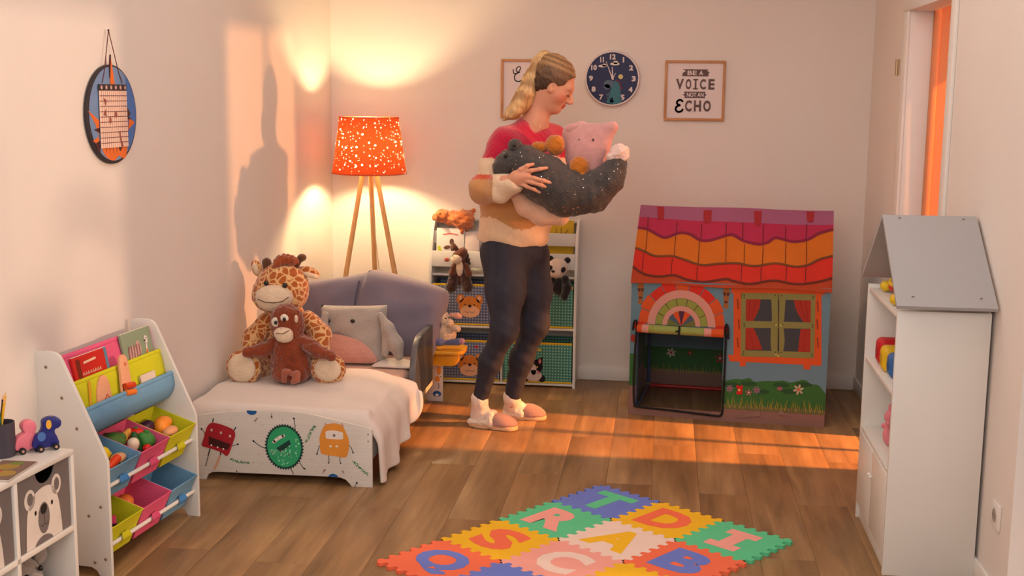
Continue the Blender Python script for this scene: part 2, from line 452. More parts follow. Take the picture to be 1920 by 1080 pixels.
# the hall beyond it
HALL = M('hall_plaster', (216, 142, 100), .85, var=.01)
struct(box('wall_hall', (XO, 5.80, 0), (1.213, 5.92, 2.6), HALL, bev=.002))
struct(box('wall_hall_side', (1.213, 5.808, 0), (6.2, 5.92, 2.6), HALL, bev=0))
hw = struct(MB().box((1.70, 4.2, 0), (1.80, 5.262, 2.6)).box((1.70, 5.262, 2.02), (1.80, 5.92, 2.6)).box((1.70, 5.765, 0), (1.80, 5.805, 2.02)).build('beam_mask_wall', HALL, smooth=False))  # unseen wall, added to cut the orange beam to its strip
wd = struct(box('beam_mask_window', (1.74, 5.510, .0), (1.765, 5.537, 2.02), TRIM, bev=.003))  # unseen mullion and side frames, added to shape the beam and its dark bar
box('window_frame', (1.735, 5.262, .0), (1.77, 5.274, 2.02), TRIM, wd, .002)  # part of the unseen beam mask, added to shape the beam
box('window_frame', (1.735, 5.753, .0), (1.77, 5.765, 2.02), TRIM, wd, .002)  # part of the unseen beam mask, added to shape the beam
# baseboards
bb = MB(); bb.prism([(wall_left_x(1), 1), (wall_left_x(6.8), 6.8), (wall_left_x(6.8)+.012, 6.8), (wall_left_x(1)+.012, 1)], lambda u, v, w_: Vector((u, v, w_)), 0, .075)
struct(bb.build('baseboard_left', TRIM, smooth=False))
struct(box('baseboard_back', (-1.87, 6.787, 0), (XR, 6.8, .078), TRIM, bev=.004))
struct(MB().box((XR-.012, 5.945, 0), (XR, 6.787, .078), .004).box((XR-.012, 3.744, 0), (XR, 4.885, .078), .004).build('baseboard_right', TRIM))
# wall socket
so = thing('wall_socket', 'white single wall socket low on the right wall beside the house shelf', 'socket')
ys, zs = 3.893, .294
box('cover_plate', (XR-.010, ys-.042, zs-.042), (XR, ys+.042, zs+.042), TRIM, so, .003)
wf = lambda u, v, w_: Vector((XR-.010-w_, ys+u, zs+v))
MB().prism(ell(0, 0, .024, n=24), wf, .0, .0015).build('socket_recess', C(196, 186, 178), so)
MB().prism(ell(0, 0, .020, n=24), wf, .0016, .0022).build('socket_well', C(160, 146, 136), so)
for k in (-1, 1): MB().prism(ell(k*.0095, 0, .0026, n=10), wf, .0023, .0028).build('socket_hole', C(40, 34, 30), so)

# ---------------------------------------------------------------- toddler bed
BLUEGREY = M('blue_grey_board', (94, 92, 96), .4, var=.02)
YEL = M('yellow_lit_strip', (226, 160, 32), .4, var=.03)
INK = C(34, 30, 34, .7)
PRW = C(226, 218, 210, .6)
bed = thing('toddler_bed', 'white toddler bed with monster print footboard standing along the left wall', 'bed')
foot = MB()
fp = [(-1.895, 0), (-1.895, .268)]+spline([(-1.86, .277), (-1.718, .296), (-1.6, .304), (-1.49, .305), (-1.40, .297), (-1.314, .281), (-1.22, .263), (-1.158, .252)], 4)+[(-1.143, .243), (-1.143, 0), (-1.228, 0), (-1.238, .012), (-1.253, .028), (-1.275, .036), (-1.31, .038), (-1.79, .035), (-1.82, .033), (-1.838, .024), (-1.845, .008), (-1.848, 0)]
STRIPE = M('striped_white_board', (226, 220, 212), .45, var=.05, nscale=1.0, stretch=(3, 3, 260))
ff = foot.prism(fp, lambda u, v, w_: Vector((u, 4.72+w_, v)), 0, .016, .0015).build('footboard', STRIPE, bed)
pr = Print(lambda u, v, w_: (u, 4.72-w_, v))
RED, DRED, MINT, GRN, DGRN, ORG, BLU = C(172, 30, 44), C(70, 22, 26), C(150, 222, 176), C(46, 168, 112), C(22, 62, 54), C(232, 150, 56), C(24, 92, 158)
PALE = C(238, 226, 216)
# red three-eyed monster
pr.add(INK, stroke([(-1.8132, 0.2465), (-1.8089, 0.2636)], .0045), stroke([(-1.7237, 0.2146), (-1.7138, 0.2301)], .0045))
pr.add(INK, stroke([(-1.8459, 0.1958), (-1.8532, 0.2068), (-1.8613, 0.2159)], .0025), ell(*(-1.8613, 0.2159), .004))
pr.add(INK, stroke([(-1.731, 0.1499), (-1.7176, 0.1544), (-1.708, 0.1575)], .0025), ell(*(-1.7073, 0.1579), .004))
pr.add(INK, stroke([(-1.8267, 0.1359), (-1.8373, 0.0973), (-1.848, 0.0586)], .0045), stroke([(-1.7812, 0.1229), (-1.7828, 0.1076)], .0045))
for k in range(6): pr.add(PALE, stroke([(-1.8403, 0.0991) if k == 0 else ((-1.8403, 0.0991)[0]-.0011*k, (-1.8403, 0.0991)[1]-.0068*k), ((-1.8403, 0.0991)[0]-.0011*k+.0045, (-1.8403, 0.0991)[1]-.0068*k)], .0022))
pr.add(C(222, 160, 130), stroke([(-1.7843, 0.1075), (-1.7959, 0.0765), (-1.8112, 0.0459)], .0075))
pr.add(RED, spline([(-1.8617, 0.1514), (-1.8542, 0.1726), (-1.8415, 0.2149), (-1.8256, 0.2402), (-1.8026, 0.245), ((-1.7573, 0.2338)), (-1.7236, 0.2184), (-1.7165, 0.1979), (-1.7248, 0.1711), (-1.7452, 0.117), (-1.7588, 0.1068), (-1.7794, 0.1211), (-1.821, 0.1343), (-1.8551, 0.1422)], 4, True))
pr.add(DRED, [(-1.8301, 0.187), (-1.7384, 0.1572), (-1.7505, 0.1319), (-1.832, 0.1509)])
pr.add(PALE, *[ell(x, y, .0045, .0055) for x, y in ((-1.8168, 0.2142), (-1.7771, 0.2046), (-1.7387, 0.192))], *[ell(x, y, .0036, .004) for x, y in ((-1.8198, 0.1496), (-1.7933, 0.1421), (-1.7687, 0.1356))])
pr.add(INK, *[ell(x, y, .0018, .002) for x, y in ((-1.8168, 0.2142), (-1.7771, 0.2046), (-1.7387, 0.192))])
# green furry monster
pr.build('red_monster_print', ff); pr = Print(lambda u, v, w_: (u, 4.72-w_, v))
gx, gz = (-1.5105, 0.1554)
teeth = [(gx+(.084 if i % 2 else .076)*math.cos(2*PI*i/88), gz+(.099 if i % 2 else .091)*math.sin(2*PI*i/88)) for i in range(88)]
pr.add(INK, stroke([(-1.5891, 0.1453), (-1.6116, 0.1536), (-1.6395, 0.1731)], .0028), ell(*(-1.6406, 0.1742), .0042), stroke([(-1.4655, 0.2169), (-1.4631, 0.247), (-1.4675, 0.2749)], .0028), ell(*(-1.4674, 0.2775), .0042))
pr.add(INK, stroke([(-1.4869, 0.0688), (-1.4723, 0.0411)], .0028), stroke([(-1.4469, 0.0935), (-1.4293, 0.0678)], .0028), stroke([(-1.4316, 0.0685), (-1.4218, 0.0663)], .005))
pr.add(DGRN, teeth)
pr.add(GRN, ell(gx, gz, .072, .086))
rg = random.Random(3)
pr.add(MINT, *[ell(gx+r_*math.cos(a_), gz+r_*1.15*math.sin(a_), s_, n=9) for r_, a_, s_ in [(rg.uniform(.0, .066), rg.uniform(-2.9, .6), rg.choice((.0016, .0022, .0032, .0045))) for _ in range(110)] if (r_*math.sin(a_) < -.012 or r_*math.cos(a_) > .045)])
er = .32
pr.add(PALE, stroke([(-1.5545, 0.1752), (-1.5354, 0.1912), (-1.5126, 0.2035)], [.012, .014, .012]), ell(*(-1.5526, 0.176), .0068), ell(*(-1.5134, 0.2027), .0068))
pr.add(C(110, 40, 40), *[ell(x, y, .0024) for x, y in ((-1.5515, 0.1753), (-1.5372, 0.1948), (-1.5149, 0.1989))])
pr.add(DGRN, [(-1.5437, 0.1493), (-1.4866, 0.1878), (-1.4832, 0.1672), (-1.5252, 0.1332)])
pr.add(PALE, *[ell(x, y, .0026) for x, y in ((-1.5206, 0.1379), (-1.5042, 0.1474), (-1.4878, 0.1606))])
pr.build('green_monster_print', ff); pr = Print(lambda u, v, w_: (u, 4.72-w_, v))
# orange one-eyed monster
pr.add(INK, stroke([(-1.3615, 0.1692), (-1.3674, 0.1501), (-1.3725, 0.1329)], .0026), ell(*(-1.3725, 0.1322), .0034), stroke([(-1.2412, 0.1804), (-1.2276, 0.1642), (-1.2215, 0.1439)], .0026), ell(*(-1.2212, 0.145), .0034))
pr.add(INK, stroke([(-1.3229, 0.1296), (-1.3225, 0.0995)], .0028), ell(*(-1.3244, 0.0972), .003), stroke([(-1.2764, 0.1243), (-1.2755, 0.1018)], .0028), ell(*(-1.2737, 0.0981), .003))
pr.add(C(208, 150, 130), [(-1.3399, 0.2488), (-1.336, 0.2677), (-1.3269, 0.2531)], [(-1.273, 0.2555), (-1.2654, 0.2708), (-1.2583, 0.2487)])
pr.add(ORG, spline([(-1.3596, 0.173), (-1.3611, 0.1992), (-1.3533, 0.2258), (-1.3399, 0.2525), (-1.3212, 0.2616), (-1.2915, 0.2652), (-1.2656, 0.2559), (-1.2529, 0.2341), (-1.2402, 0.2048), (-1.2375, 0.1787), (-1.2427, 0.141), (-1.2559, 0.1235), (-1.2931, 0.1266), (-1.3378, 0.1308), (-1.3563, 0.1393)], 4, True))
pr.add(PALE, spline([(-1.3327, 0.2304), (-1.2992, 0.235), (-1.2641, 0.228), (-1.2624, 0.215), (-1.2644, 0.1999), (-1.2997, 0.1983), (-1.3324, 0.2005), (-1.3344, 0.2154)], 3, True), ell(*(-1.3149, 0.1676), .0056, .0046), ell(*(-1.2889, 0.1688), .0056, .0046))
pr.add(INK, ell(*(-1.2995, 0.214), .0054)); pr.add(PALE, ell(*(-1.2995, 0.214), .0022))
pr.build('orange_monster_print', ff); pr = Print(lambda u, v, w_: (u, 4.72-w_, v))
# cut off blue monsters, foliage sprigs and dots
pr.add(BLU, clipv(ell(*(-1.6453, 0.299), .021, .014), None, .3035), clipv(ell(*(-1.3054, 0.0324), .0225, .019), .0385))
pr.add(C(160, 120, 116), [(-1.6375, 0.258), (-1.63, 0.2572), (-1.6183, 0.2739), (-1.624, 0.2736)], [(-1.3539, 0.0489), (-1.3423, 0.0721), (-1.3349, 0.065)], [(-1.2696, 0.0644), (-1.2639, 0.0704), (-1.2586, 0.0499)])
pr.add(PALE, clipv(ell(*(-1.3055, 0.0305), .010, .009), .0385))
for pts in ([(-1.742, 0.0943), (-1.7156, 0.0842), (-1.689, 0.0836), (-1.6625, 0.0792)], [(-1.4174, 0.1816), (-1.4039, 0.2085), (-1.3923, 0.2352), (-1.379, 0.2489)], [(-1.2189, 0.1083), (-1.2005, 0.0904), (-1.1821, 0.0725), (-1.1637, 0.0565)]):
    q = spline(pts, 7); pr.add(C(88, 164, 116), *[ell(p[0]+rg.uniform(-.005, .005), p[1]+rg.uniform(-.005, .005), .0034, .0015, rg.uniform(0, 3), 7) for p in q for _ in range(2)])
pr.add(INK, *[ell(*p, .0014, n=8) for p in ((-1.7029, 0.286), (-1.7311, 0.264), (-1.599, 0.2439), (-1.5158, 0.2702), (-1.6206, 0.121), (-1.6415, 0.0832), (-1.6055, 0.0838), (-1.8197, 0.0715), (-1.5569, 0.0577), (-1.6298, 0.0465), (-1.3942, 0.11), (-1.3799, 0.0589), (-1.2289, 0.0408))])
pr.add(INK, stroke([(-1.5615, 0.2951), (-1.5606, 0.282)], .002), ell(*(-1.5607, 0.2802), .0036), ell(*(-1.7147, 0.0431), .003), stroke([(-1.2162, -0.0028), (-1.2079, 0.0165)], .002), ell(*(-1.206, 0.0185), .004))
tag(pr.build('sprig_print', ff), kind='stuff')
for z in (.195, .225): ball('screw_cap', (-1.158, 4.7195, z), (.0036, .0016, .0036), C(150, 140, 134), bed)
hb = MB().prism([(-1.895, 0), (-1.895, .40), (-1.86, .47), (-1.7, .5), (-1.34, .5), (-1.16, .46), (-1.112, .39), (-1.112, 0), (-1.19, 0), (-1.21, .04), (-1.80, .04), (-1.82, 0)], lambda u, v, w_: Vector((u, 6.165+w_, v)), 0, .016, .0015).build('headboard', STRIPE, bed)
ph = Print(lambda u, v, w_: (u, 6.165-w_, v))
ph.add(ORG, ell(-1.133, .165, .012, .024), ell(-1.14, .120, .013, .016)); ph.add(BLU, ell(-1.142, .04, .022, .016)); ph.add(PALE, ell(-1.142, .034, .010, .008)); ph.add(INK, stroke([(-1.135, .10), (-1.131, .082), (-1.134, .068)], .003), ell(-1.123, .132, .003))
ph.build('monster_print', hb)
box('side_board', (-1.172, 4.736, .10), (-1.155, 6.165, .235), WHITE, bed, .002)
box('side_board', (-1.897, 4.736, .10), (-1.880, 6.165, .235), WHITE, bed, .002)
for i in range(9): box('bed_slat', (-1.880, 4.80+i*.155, .10), (-1.172, 4.86+i*.155, .112), C(200, 170, 130), bed, .002)
rail = MB().prism([(5.47, .165)]+spline([(5.49, .27), (5.535, .385), (5.59, .432), (5.66, .452)], 5)+[(5.95, .452), (5.95, .165)], lambda u, v, w_: Vector((-1.152+w_, u, v)), 0, .030, .005, seg=3).build('guard_rail', BLUEGREY, bed)
box('side_board_lit_strip', (-1.154, 5.30, .165), (-1.142, 5.47, .20), YEL, bed, .003)  # yellow strip stands in for orange light on the side board
def rr(x0, y0, x1, y1, r, n=6, corners=(1, 1, 1, 1)):
    out = []
    for (cx, cy, a0, on) in ((x1-r, y1-r, 0, corners[0]), (x0+r, y1-r, PI/2, corners[1]), (x0+r, y0+r, PI, corners[2]), (x1-r, y0+r, 1.5*PI, corners[3])):
        if on: out += [(cx+r*math.cos(a0+PI/2*i/n), cy+r*math.sin(a0+PI/2*i/n)) for i in range(n+1)]
        else: out.append((cx+(r if a0 in (0, 1.5*PI) else -r), cy+(r if a0 in (0, PI/2) else -r)))
    return out
MB().prism(rr(-1.185, 5.97, -.972, 6.160, .05, corners=(1, 0, 0, 1)), lambda u, v, w_: Vector((u, v, w_)), .292, .310, .004).build('bedside_shelf', YEL, bed)
MB().prism(rr(-1.172, .222, -1.005, .291, .035, corners=(0, 0, 0, 1)), lambda u, v, w_: Vector((u, 6.03+w_, v)), 0, .03, .003).build('shelf_apron', YEL, bed)

SHEET = M('peach_sheet', (226, 178, 152), .85, var=.03, bump=.12, bscale=30, sheen=.3)
mt = MB().box((-1.878, 4.785, .113), (-1.176, 6.155, .288), .03, 3).build('mattress', SHEET)
tag(mt, 'mattress under a peach fitted sheet in the toddler bed', 'mattress')
QUILT = M('white_quilt_cotton', (226, 212, 202), .9, var=.02, bump=.25, bscale=9, sheen=.3)
def sm(x): x = max(0, min(1, x)); return x*x*(3-2*x)
def quilt(s, t):
    y = 4.742+.715*t-.03*math.sin(s*5)*t
    zt = .312+.014*math.sin(PI*min(1, s*1.5))*sm(t*4)+.006*math.sin(9*s+4*t)*sm(t*3)+.004*math.sin(17*t+6*s)
    arch = .0
    if s <= .6:
        u = s/.6; x = -1.925+.755*u
        if t < .12: zt = min(zt, .320-.030*sm((u-.55)/.45)*(1-t/.12))-.065*max(0, 1-t/.045)**2
        if t >= .12: zt -= .028*sm((u-.8)/.2)
        return Vector((x, y, zt))
    u = (s-.6)/.4
    hem = .010+.11*sm(max(0, t-.15)/.75)+.13*sm((t-.86)/.14)
    z0 = .312-.022-.010*(1-sm(t/.12))-.04*max(0, 1-t/.045)**2
    y -= .11*t*u*sm(t)
    out = -1.17+.055*math.sin(min(1, u*2.2)*PI/2)+.035*u*t+.014*u*math.sin(t*21+.6)+.008*u*math.sin(t*43)
    if t < .05: out -= .0
    z = z0-(z0-hem)*(u**1.15)
    return Vector((out, y, z))
qg = MB().grid(quilt, 60, 44).build('quilt', QUILT, fix=False, angle=180)
so_ = qg.modifiers.new('thickness', 'SOLIDIFY'); so_.thickness = .016; so_.offset = -1
ss_ = qg.modifiers.new('softness', 'SUBSURF'); ss_.levels = 1; ss_.render_levels = 1
tag(qg, 'white quilt spread over the foot of the bed, one corner hanging', 'quilt')

# ---------------------------------------------------------------- pillows
PILLOW = M('dusty_blue_cotton', (124, 116, 134), .85, var=.05, nscale=7, bump=.35, bscale=11, sheen=.3)
def cushion(name, c, w_, h, th, tilt, yaw, roll, mat, label, pinch=.06, seed=0, parent=None, pw=.5, rnd=0.0):
    R_ = Matrix.Rotation(yaw, 3, 'Z') @ Matrix.Rotation(tilt, 3, 'X') @ Matrix.Rotation(roll, 3, 'Y')
    rs = np.random.RandomState(seed); ph = rs.uniform(0, 6, 6)
    mb = MB()
    for sg in (1, -1):
        def fn(a, b, sg=sg):
            u, v = 2*a-1, 2*b-1
            rd_ = 1-rnd*(u*u*v*v)**1.5; x = rd_*u*w_/2*(1-pinch*(1-v*v)*abs(u)**3); z = rd_*v*h/2*(1-pinch*(1-u*u)*abs(v)**3)
            f = ((1-u**4)*(1-v**4))**pw if abs(u) < 1 and abs(v) < 1 else 0
            wr = .006*f*(math.sin(5*u+3*v+ph[0])+math.sin(9*v-4*u+ph[1])*.7)
            return Vector(c)+R_ @ Vector((x, -sg*(th/2*f)-wr, z))
        mb.grid(fn, 22, 18)
    o = mb.build(name, mat, parent, weld=1e-5, angle=180)
    if label: tag(o, label, 'pillow')
    return o
cushion('pillow', (-1.63, 6.07, .485), .48, .36, .13, -.22, .05, -.15, PILLOW, 'blue-grey pillow at the bed head, behind the giraffe', seed=1)
p2 = cushion('pillow', (-1.315, 6.02, .470), .50, .44, .15, -.25, -.05, .22, PILLOW, 'blue-grey pillow with a piped edge leaning behind the rabbit pillow', seed=2, rnd=.14)
tube('piping', [(-1.508, 5.985, .655), (-1.52, 5.96, .58), (-1.535, 5.945, .47), (-1.55, 5.93, .34)], .005, C(84, 82, 104), p2)
RAB = M('grey_plush', (174, 164, 156), .95, var=.05, nscale=40, bump=.35, bscale=120, sheen=.6)
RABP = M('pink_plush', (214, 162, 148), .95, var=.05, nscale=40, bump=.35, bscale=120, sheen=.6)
rab = cushion('rabbit_pillow', (-1.475, 5.735, .428), .33, .29, .13, -.20, 0, -.03, RAB, None, seed=5, pinch=.03, pw=.42)
tag(rab, 'grey rabbit pillow with long ears and a pink patch low on the front', 'pillow')
def rabf(u, v, w_):
    x, z = u/.165, v/.145; f = (max(0, 1-x**4)*max(0, 1-z**4))**.42
    p = Matrix.Rotation(-.20, 3, 'X') @ Matrix.Rotation(-.03, 3, 'Y') @ Vector((u, -(.065*f)-.009-w_*4, v)); return Vector((-1.475, 5.735, .428))+p
rp = Print(rabf); rp.add(RABP, spline([(-.16, -.035), (-.10, .0), (-.03, -.005), (.05, -.03), (.10, -.07), (.13, -.12), (.10, -.138), (0, -.138), (-.10, -.138), (-.155, -.13)], 4, True), grid=.02)  # pink colour over the lower front of the pillow
rp.add(C(120, 92, 88), stroke([(-.085, .012), (-.075, .003), (-.065, .010), (-.055, .003), (-.045, .014)], .0025)).build('pink_front_patch', rab)
for x in (-.11, .012): ball('eye', rabf(x, .065, .0), (.011, .007, .009), M('glossy_black', (20, 18, 18), .12, spec=.6), rab)
ear_pts = [(-1.3342, 5.7, 0.5378), (-1.2884, 5.67, 0.4797), (-1.2499, 5.66, 0.4047), (-1.2345, 5.66, 0.3452)]
skin('ear', [K_(ear_pts[0], ear_pts[1], .014, .026), K_(ear_pts[1], ear_pts[2], .026, .034), K_(ear_pts[2], ear_pts[3], .034, .022), K_((-1.3093, 5.67, 0.4789), (-1.3024, 5.66, 0.3584), .010, .018)], .008, RAB, rab)
e2 = [(-1.6006, 5.68, 0.5326), (-1.6119, 5.66, 0.4573), (-1.6239, 5.66, 0.3517)]
skin('ear', chain(e2, [.016, .028, .03]), .008, RAB, rab)
cl = MB().grid(lambda a, b: Vector((-1.36+.215*a, 5.62+.12*b, .303+.012*math.sin(a*7)*math.sin(b*3)+.02*(1-abs(2*a-1))*b)), 14, 8).build('folded_cloth', QUILT, angle=180)
cl.modifiers.new('t', 'SOLIDIFY').thickness = .008
tag(cl, 'strip of white cloth lying at the side of the rabbit pillow', 'cloth')

# ---------------------------------------------------------------- floor lamp
lamp_t = thing('floor_lamp', 'wooden tripod floor lamp with a red-orange perforated shade', 'lamp', loc=(-1.565, 6.45, 0))
PINE = M('pine_wood', (214, 164, 108), .5, var=.12, nscale=4, stretch=(30, 30, 2))
for fx, fy in ((-.205, -.10), (.262, -.10), (-.005, .215)):
    k_ = .16
    MB().tube([(fx*k_*.9, fy*k_*.9, 1.19), (fx*.6, fy*.6, .6), (fx, fy, .0)], [.0125, .0135, .0125], 14).build('leg', PINE, lamp_t)
MB().lathe([(.05, 1.17), (.052, 1.18), (.052, 1.196), (.05, 1.20)], n=24).build('leg_joint', PINE, lamp_t)
MB().lathe([(.016, 1.20), (.018, 1.21), (.018, 1.25), (.014, 1.255)], n=16).build('bulb_socket', C(230, 224, 214), lamp_t)
bulb = ball('bulb', (0, 0, 1.312), (.032, .032, .042), M('lit_bulb', (255, 214, 160), .4, emit=((255, 222, 166), 720)), lamp_t)
def shade_material():
    m = bpy.data.materials.new('perforated_red_shade'); m.use_nodes = True; nt = m.node_tree; N = nt.nodes; L = nt.links
    N.remove(N['Principled BSDF']); out = N['Material Output']
    tc = N.new('ShaderNodeTexCoord'); sx = N.new('ShaderNodeSeparateXYZ'); L.new(tc.outputs['Object'], sx.inputs[0])
    an = N.new('ShaderNodeMath'); an.operation = 'ARCTAN2'; L.new(sx.outputs[0], an.inputs[0]); L.new(sx.outputs[1], an.inputs[1])
    ar = N.new('ShaderNodeMath'); ar.operation = 'MULTIPLY'; ar.inputs[1].default_value = .18; L.new(an.outputs[0], ar.inputs[0])
    cb = N.new('ShaderNodeCombineXYZ'); L.new(ar.outputs[0], cb.inputs[0]); L.new(sx.outputs[2], cb.inputs[1])
    def dots(scale, lo, hi, off):
        mp = N.new('ShaderNodeMapping'); mp.inputs['Location'].default_value = off; L.new(cb.outputs[0], mp.inputs[0])
        vo = N.new('ShaderNodeTexVoronoi'); vo.voronoi_dimensions = '2D'; vo.inputs['Scale'].default_value = scale; vo.inputs['Randomness'].default_value = .8; L.new(mp.outputs[0], vo.inputs['Vector'])
        sp = N.new('ShaderNodeSeparateColor'); L.new(vo.outputs['Color'], sp.inputs[0])
        mr = N.new('ShaderNodeMapRange'); mr.inputs[3].default_value = lo; mr.inputs[4].default_value = hi; L.new(sp.outputs[0], mr.inputs[0])
        lt = N.new('ShaderNodeMath'); lt.operation = 'LESS_THAN'; L.new(vo.outputs['Distance'], lt.inputs[0]); L.new(mr.outputs[0], lt.inputs[1]); return lt
    a = dots(30, -.14, .16, (0, 0, 0)); b = dots(54, -.12, .115, (.31, .17, .11))
    mx = N.new('ShaderNodeMath'); mx.operation = 'MAXIMUM'; L.new(a.outputs[0], mx.inputs[0]); L.new(b.outputs[0], mx.inputs[1])
    df = N.new('ShaderNodeBsdfDiffuse'); ge = N.new('ShaderNodeNewGeometry'); lx = N.new('ShaderNodeMix'); lx.data_type = 'RGBA'; lx.inputs[6].default_value = (*lin((206, 66, 32)), 1); lx.inputs[7].default_value = (*lin((236, 214, 196)), 1); L.new(ge.outputs['Backfacing'], lx.inputs[0]); L.new(lx.outputs[2], df.inputs[0])
    tl = N.new('ShaderNodeBsdfTranslucent'); tl.inputs[0].default_value = (*lin((222, 96, 50)), 1)
    m1 = N.new('ShaderNodeMixShader'); m1.inputs[0].default_value = .045; L.new(df.outputs[0], m1.inputs[1]); L.new(tl.outputs[0], m1.inputs[2])
    t2 = N.new('ShaderNodeBsdfTranslucent'); t2.inputs[0].default_value = (1, .93, .82, 1)
    tp = N.new('ShaderNodeBsdfTransparent'); m2 = N.new('ShaderNodeMixShader'); m2.inputs[0].default_value = .12; L.new(t2.outputs[0], m2.inputs[1]); L.new(tp.outputs[0], m2.inputs[2])
    m3 = N.new('ShaderNodeMixShader'); L.new(mx.outputs[0], m3.inputs[0]); L.new(m1.outputs[0], m3.inputs[1]); L.new(m2.outputs[0], m3.inputs[2]); L.new(m3.outputs[0], out.inputs['Surface'])
    return m
sh = MB().grid(lambda a, b: Vector(((.198-.040*b)*math.cos(2*PI*a), (.198-.040*b)*math.sin(2*PI*a), 1.168+.297*b)), 64, 12).build('lamp_shade', shade_material(), lamp_t, weld=1e-6, angle=180)
RIM = C(196, 70, 38)
MB().tube([(.199*math.cos(2*PI*i/48), .199*math.sin(2*PI*i/48), 1.168) for i in range(48)], .003, 6, closed=True).build('shade_rim', RIM, sh)
MB().tube([(.159*math.cos(2*PI*i/48), .159*math.sin(2*PI*i/48), 1.465) for i in range(48)], .003, 6, closed=True).build('shade_rim', RIM, sh)
MB().tube(spline([(.0, -.02, 1.19), (.012, -.05, 1.05), (.03, -.03, .9), (.045, .0, .7), (.06, .05, .45), (.09, .12, .2), (.14, .2, .02)], 5), .0025, 6).build('cord', C(214, 190, 160), lamp_t)

# ---------------------------------------------------------------- toy organizer at the back wall
org = thing('toy_organizer', 'white toy organizer with fabric boxes and book slots at the back wall', 'organizer', loc=(-1.262, 6.56, 0))
OW = .815
prof = [(0, 0), (0, .58)]+spline([(.003, .62), (.02, .72), (.05, .81), (.09, .87), (.135, .905), (.18, .915)], 4)+[(.225, .915), (.225, 0), (.19, 0), (.17, .03), (.06, .03), (.04, 0)]
for x in (0, OW-.015): MB().prism(prof, lambda u, v, w_, x=x: Vector((x+w_, u, v)), 0, .015, .0015).build('side_panel', WHITE, org)
for z, d0 in ((.022, .005), (.332, .005), (.615, .03)): box('shelf', (.015, d0, z-.012), (OW-.015, .222, z), WHITE, org, .001)
box('divider', (.400, .006, .022), (.412, .222, .603), WHITE, org, .001)
box('top_board', (.015, .165, .895), (OW-.015, .218, .907), WHITE, org, .001)
box('back_panel', (.015, .218, .02), (OW-.015, .224, .91), WHITE, org, .001)
box('book_lip', (.015, .012, .655), (OW-.015, .022, .742), WHITE, org, .002)
box('book_lip', (.015, .085, .775), (OW-.015, .095, .845), WHITE, org, .002)
box('book_tray', (.015, .022, .655), (OW-.015, .10, .663), WHITE, org, .001)
def gingham(name, base, dot, sc=62):
    m = bpy.data.materials.new(name); m.use_nodes = True; nt = m.node_tree; N = nt.nodes; L = nt.links; b = N['Principled BSDF']; b.inputs['Roughness'].default_value = .85
    tc = N.new('ShaderNodeTexCoord'); sx = N.new('ShaderNodeSeparateXYZ'); L.new(tc.outputs['Object'], sx.inputs[0]); s_ = []
    for k in (0, 2):
        ml = N.new('ShaderNodeMath'); ml.operation = 'MULTIPLY'; ml.inputs[1].default_value = sc; L.new(sx.outputs[k], ml.inputs[0])
        fr = N.new('ShaderNodeMath'); fr.operation = 'FRACT'; L.new(ml.outputs[0], fr.inputs[0])
        lt = N.new('ShaderNodeMath'); lt.operation = 'LESS_THAN'; lt.inputs[1].default_value = .5; L.new(fr.outputs[0], lt.inputs[0]); s_.append(lt)
    ad = N.new('ShaderNodeMath'); ad.operation = 'MULTIPLY'; L.new(s_[0].outputs[0], ad.inputs[0]); L.new(s_[1].outputs[0], ad.inputs[1])
    mx = N.new('ShaderNodeMix'); mx.data_type = 'RGBA'; L.new(ad.outputs[0], mx.inputs[0]); mx.inputs[6].default_value = (*lin(base), 1); mx.inputs[7].default_value = (*lin(dot), 1); L.new(mx.outputs[2], b.inputs['Base Color'])
    return m
GB = gingham('blue_gingham', (92, 104, 136), (176, 176, 190)); GG = gingham('green_gingham', (66, 132, 118), (150, 196, 176))
YT = C(226, 186, 40, .8); DKI = C(44, 48, 60, .9)
FOX, MUZ, NOSE = C(214, 130, 56, .9), C(232, 178, 140, .9), C(60, 24, 24, .6)
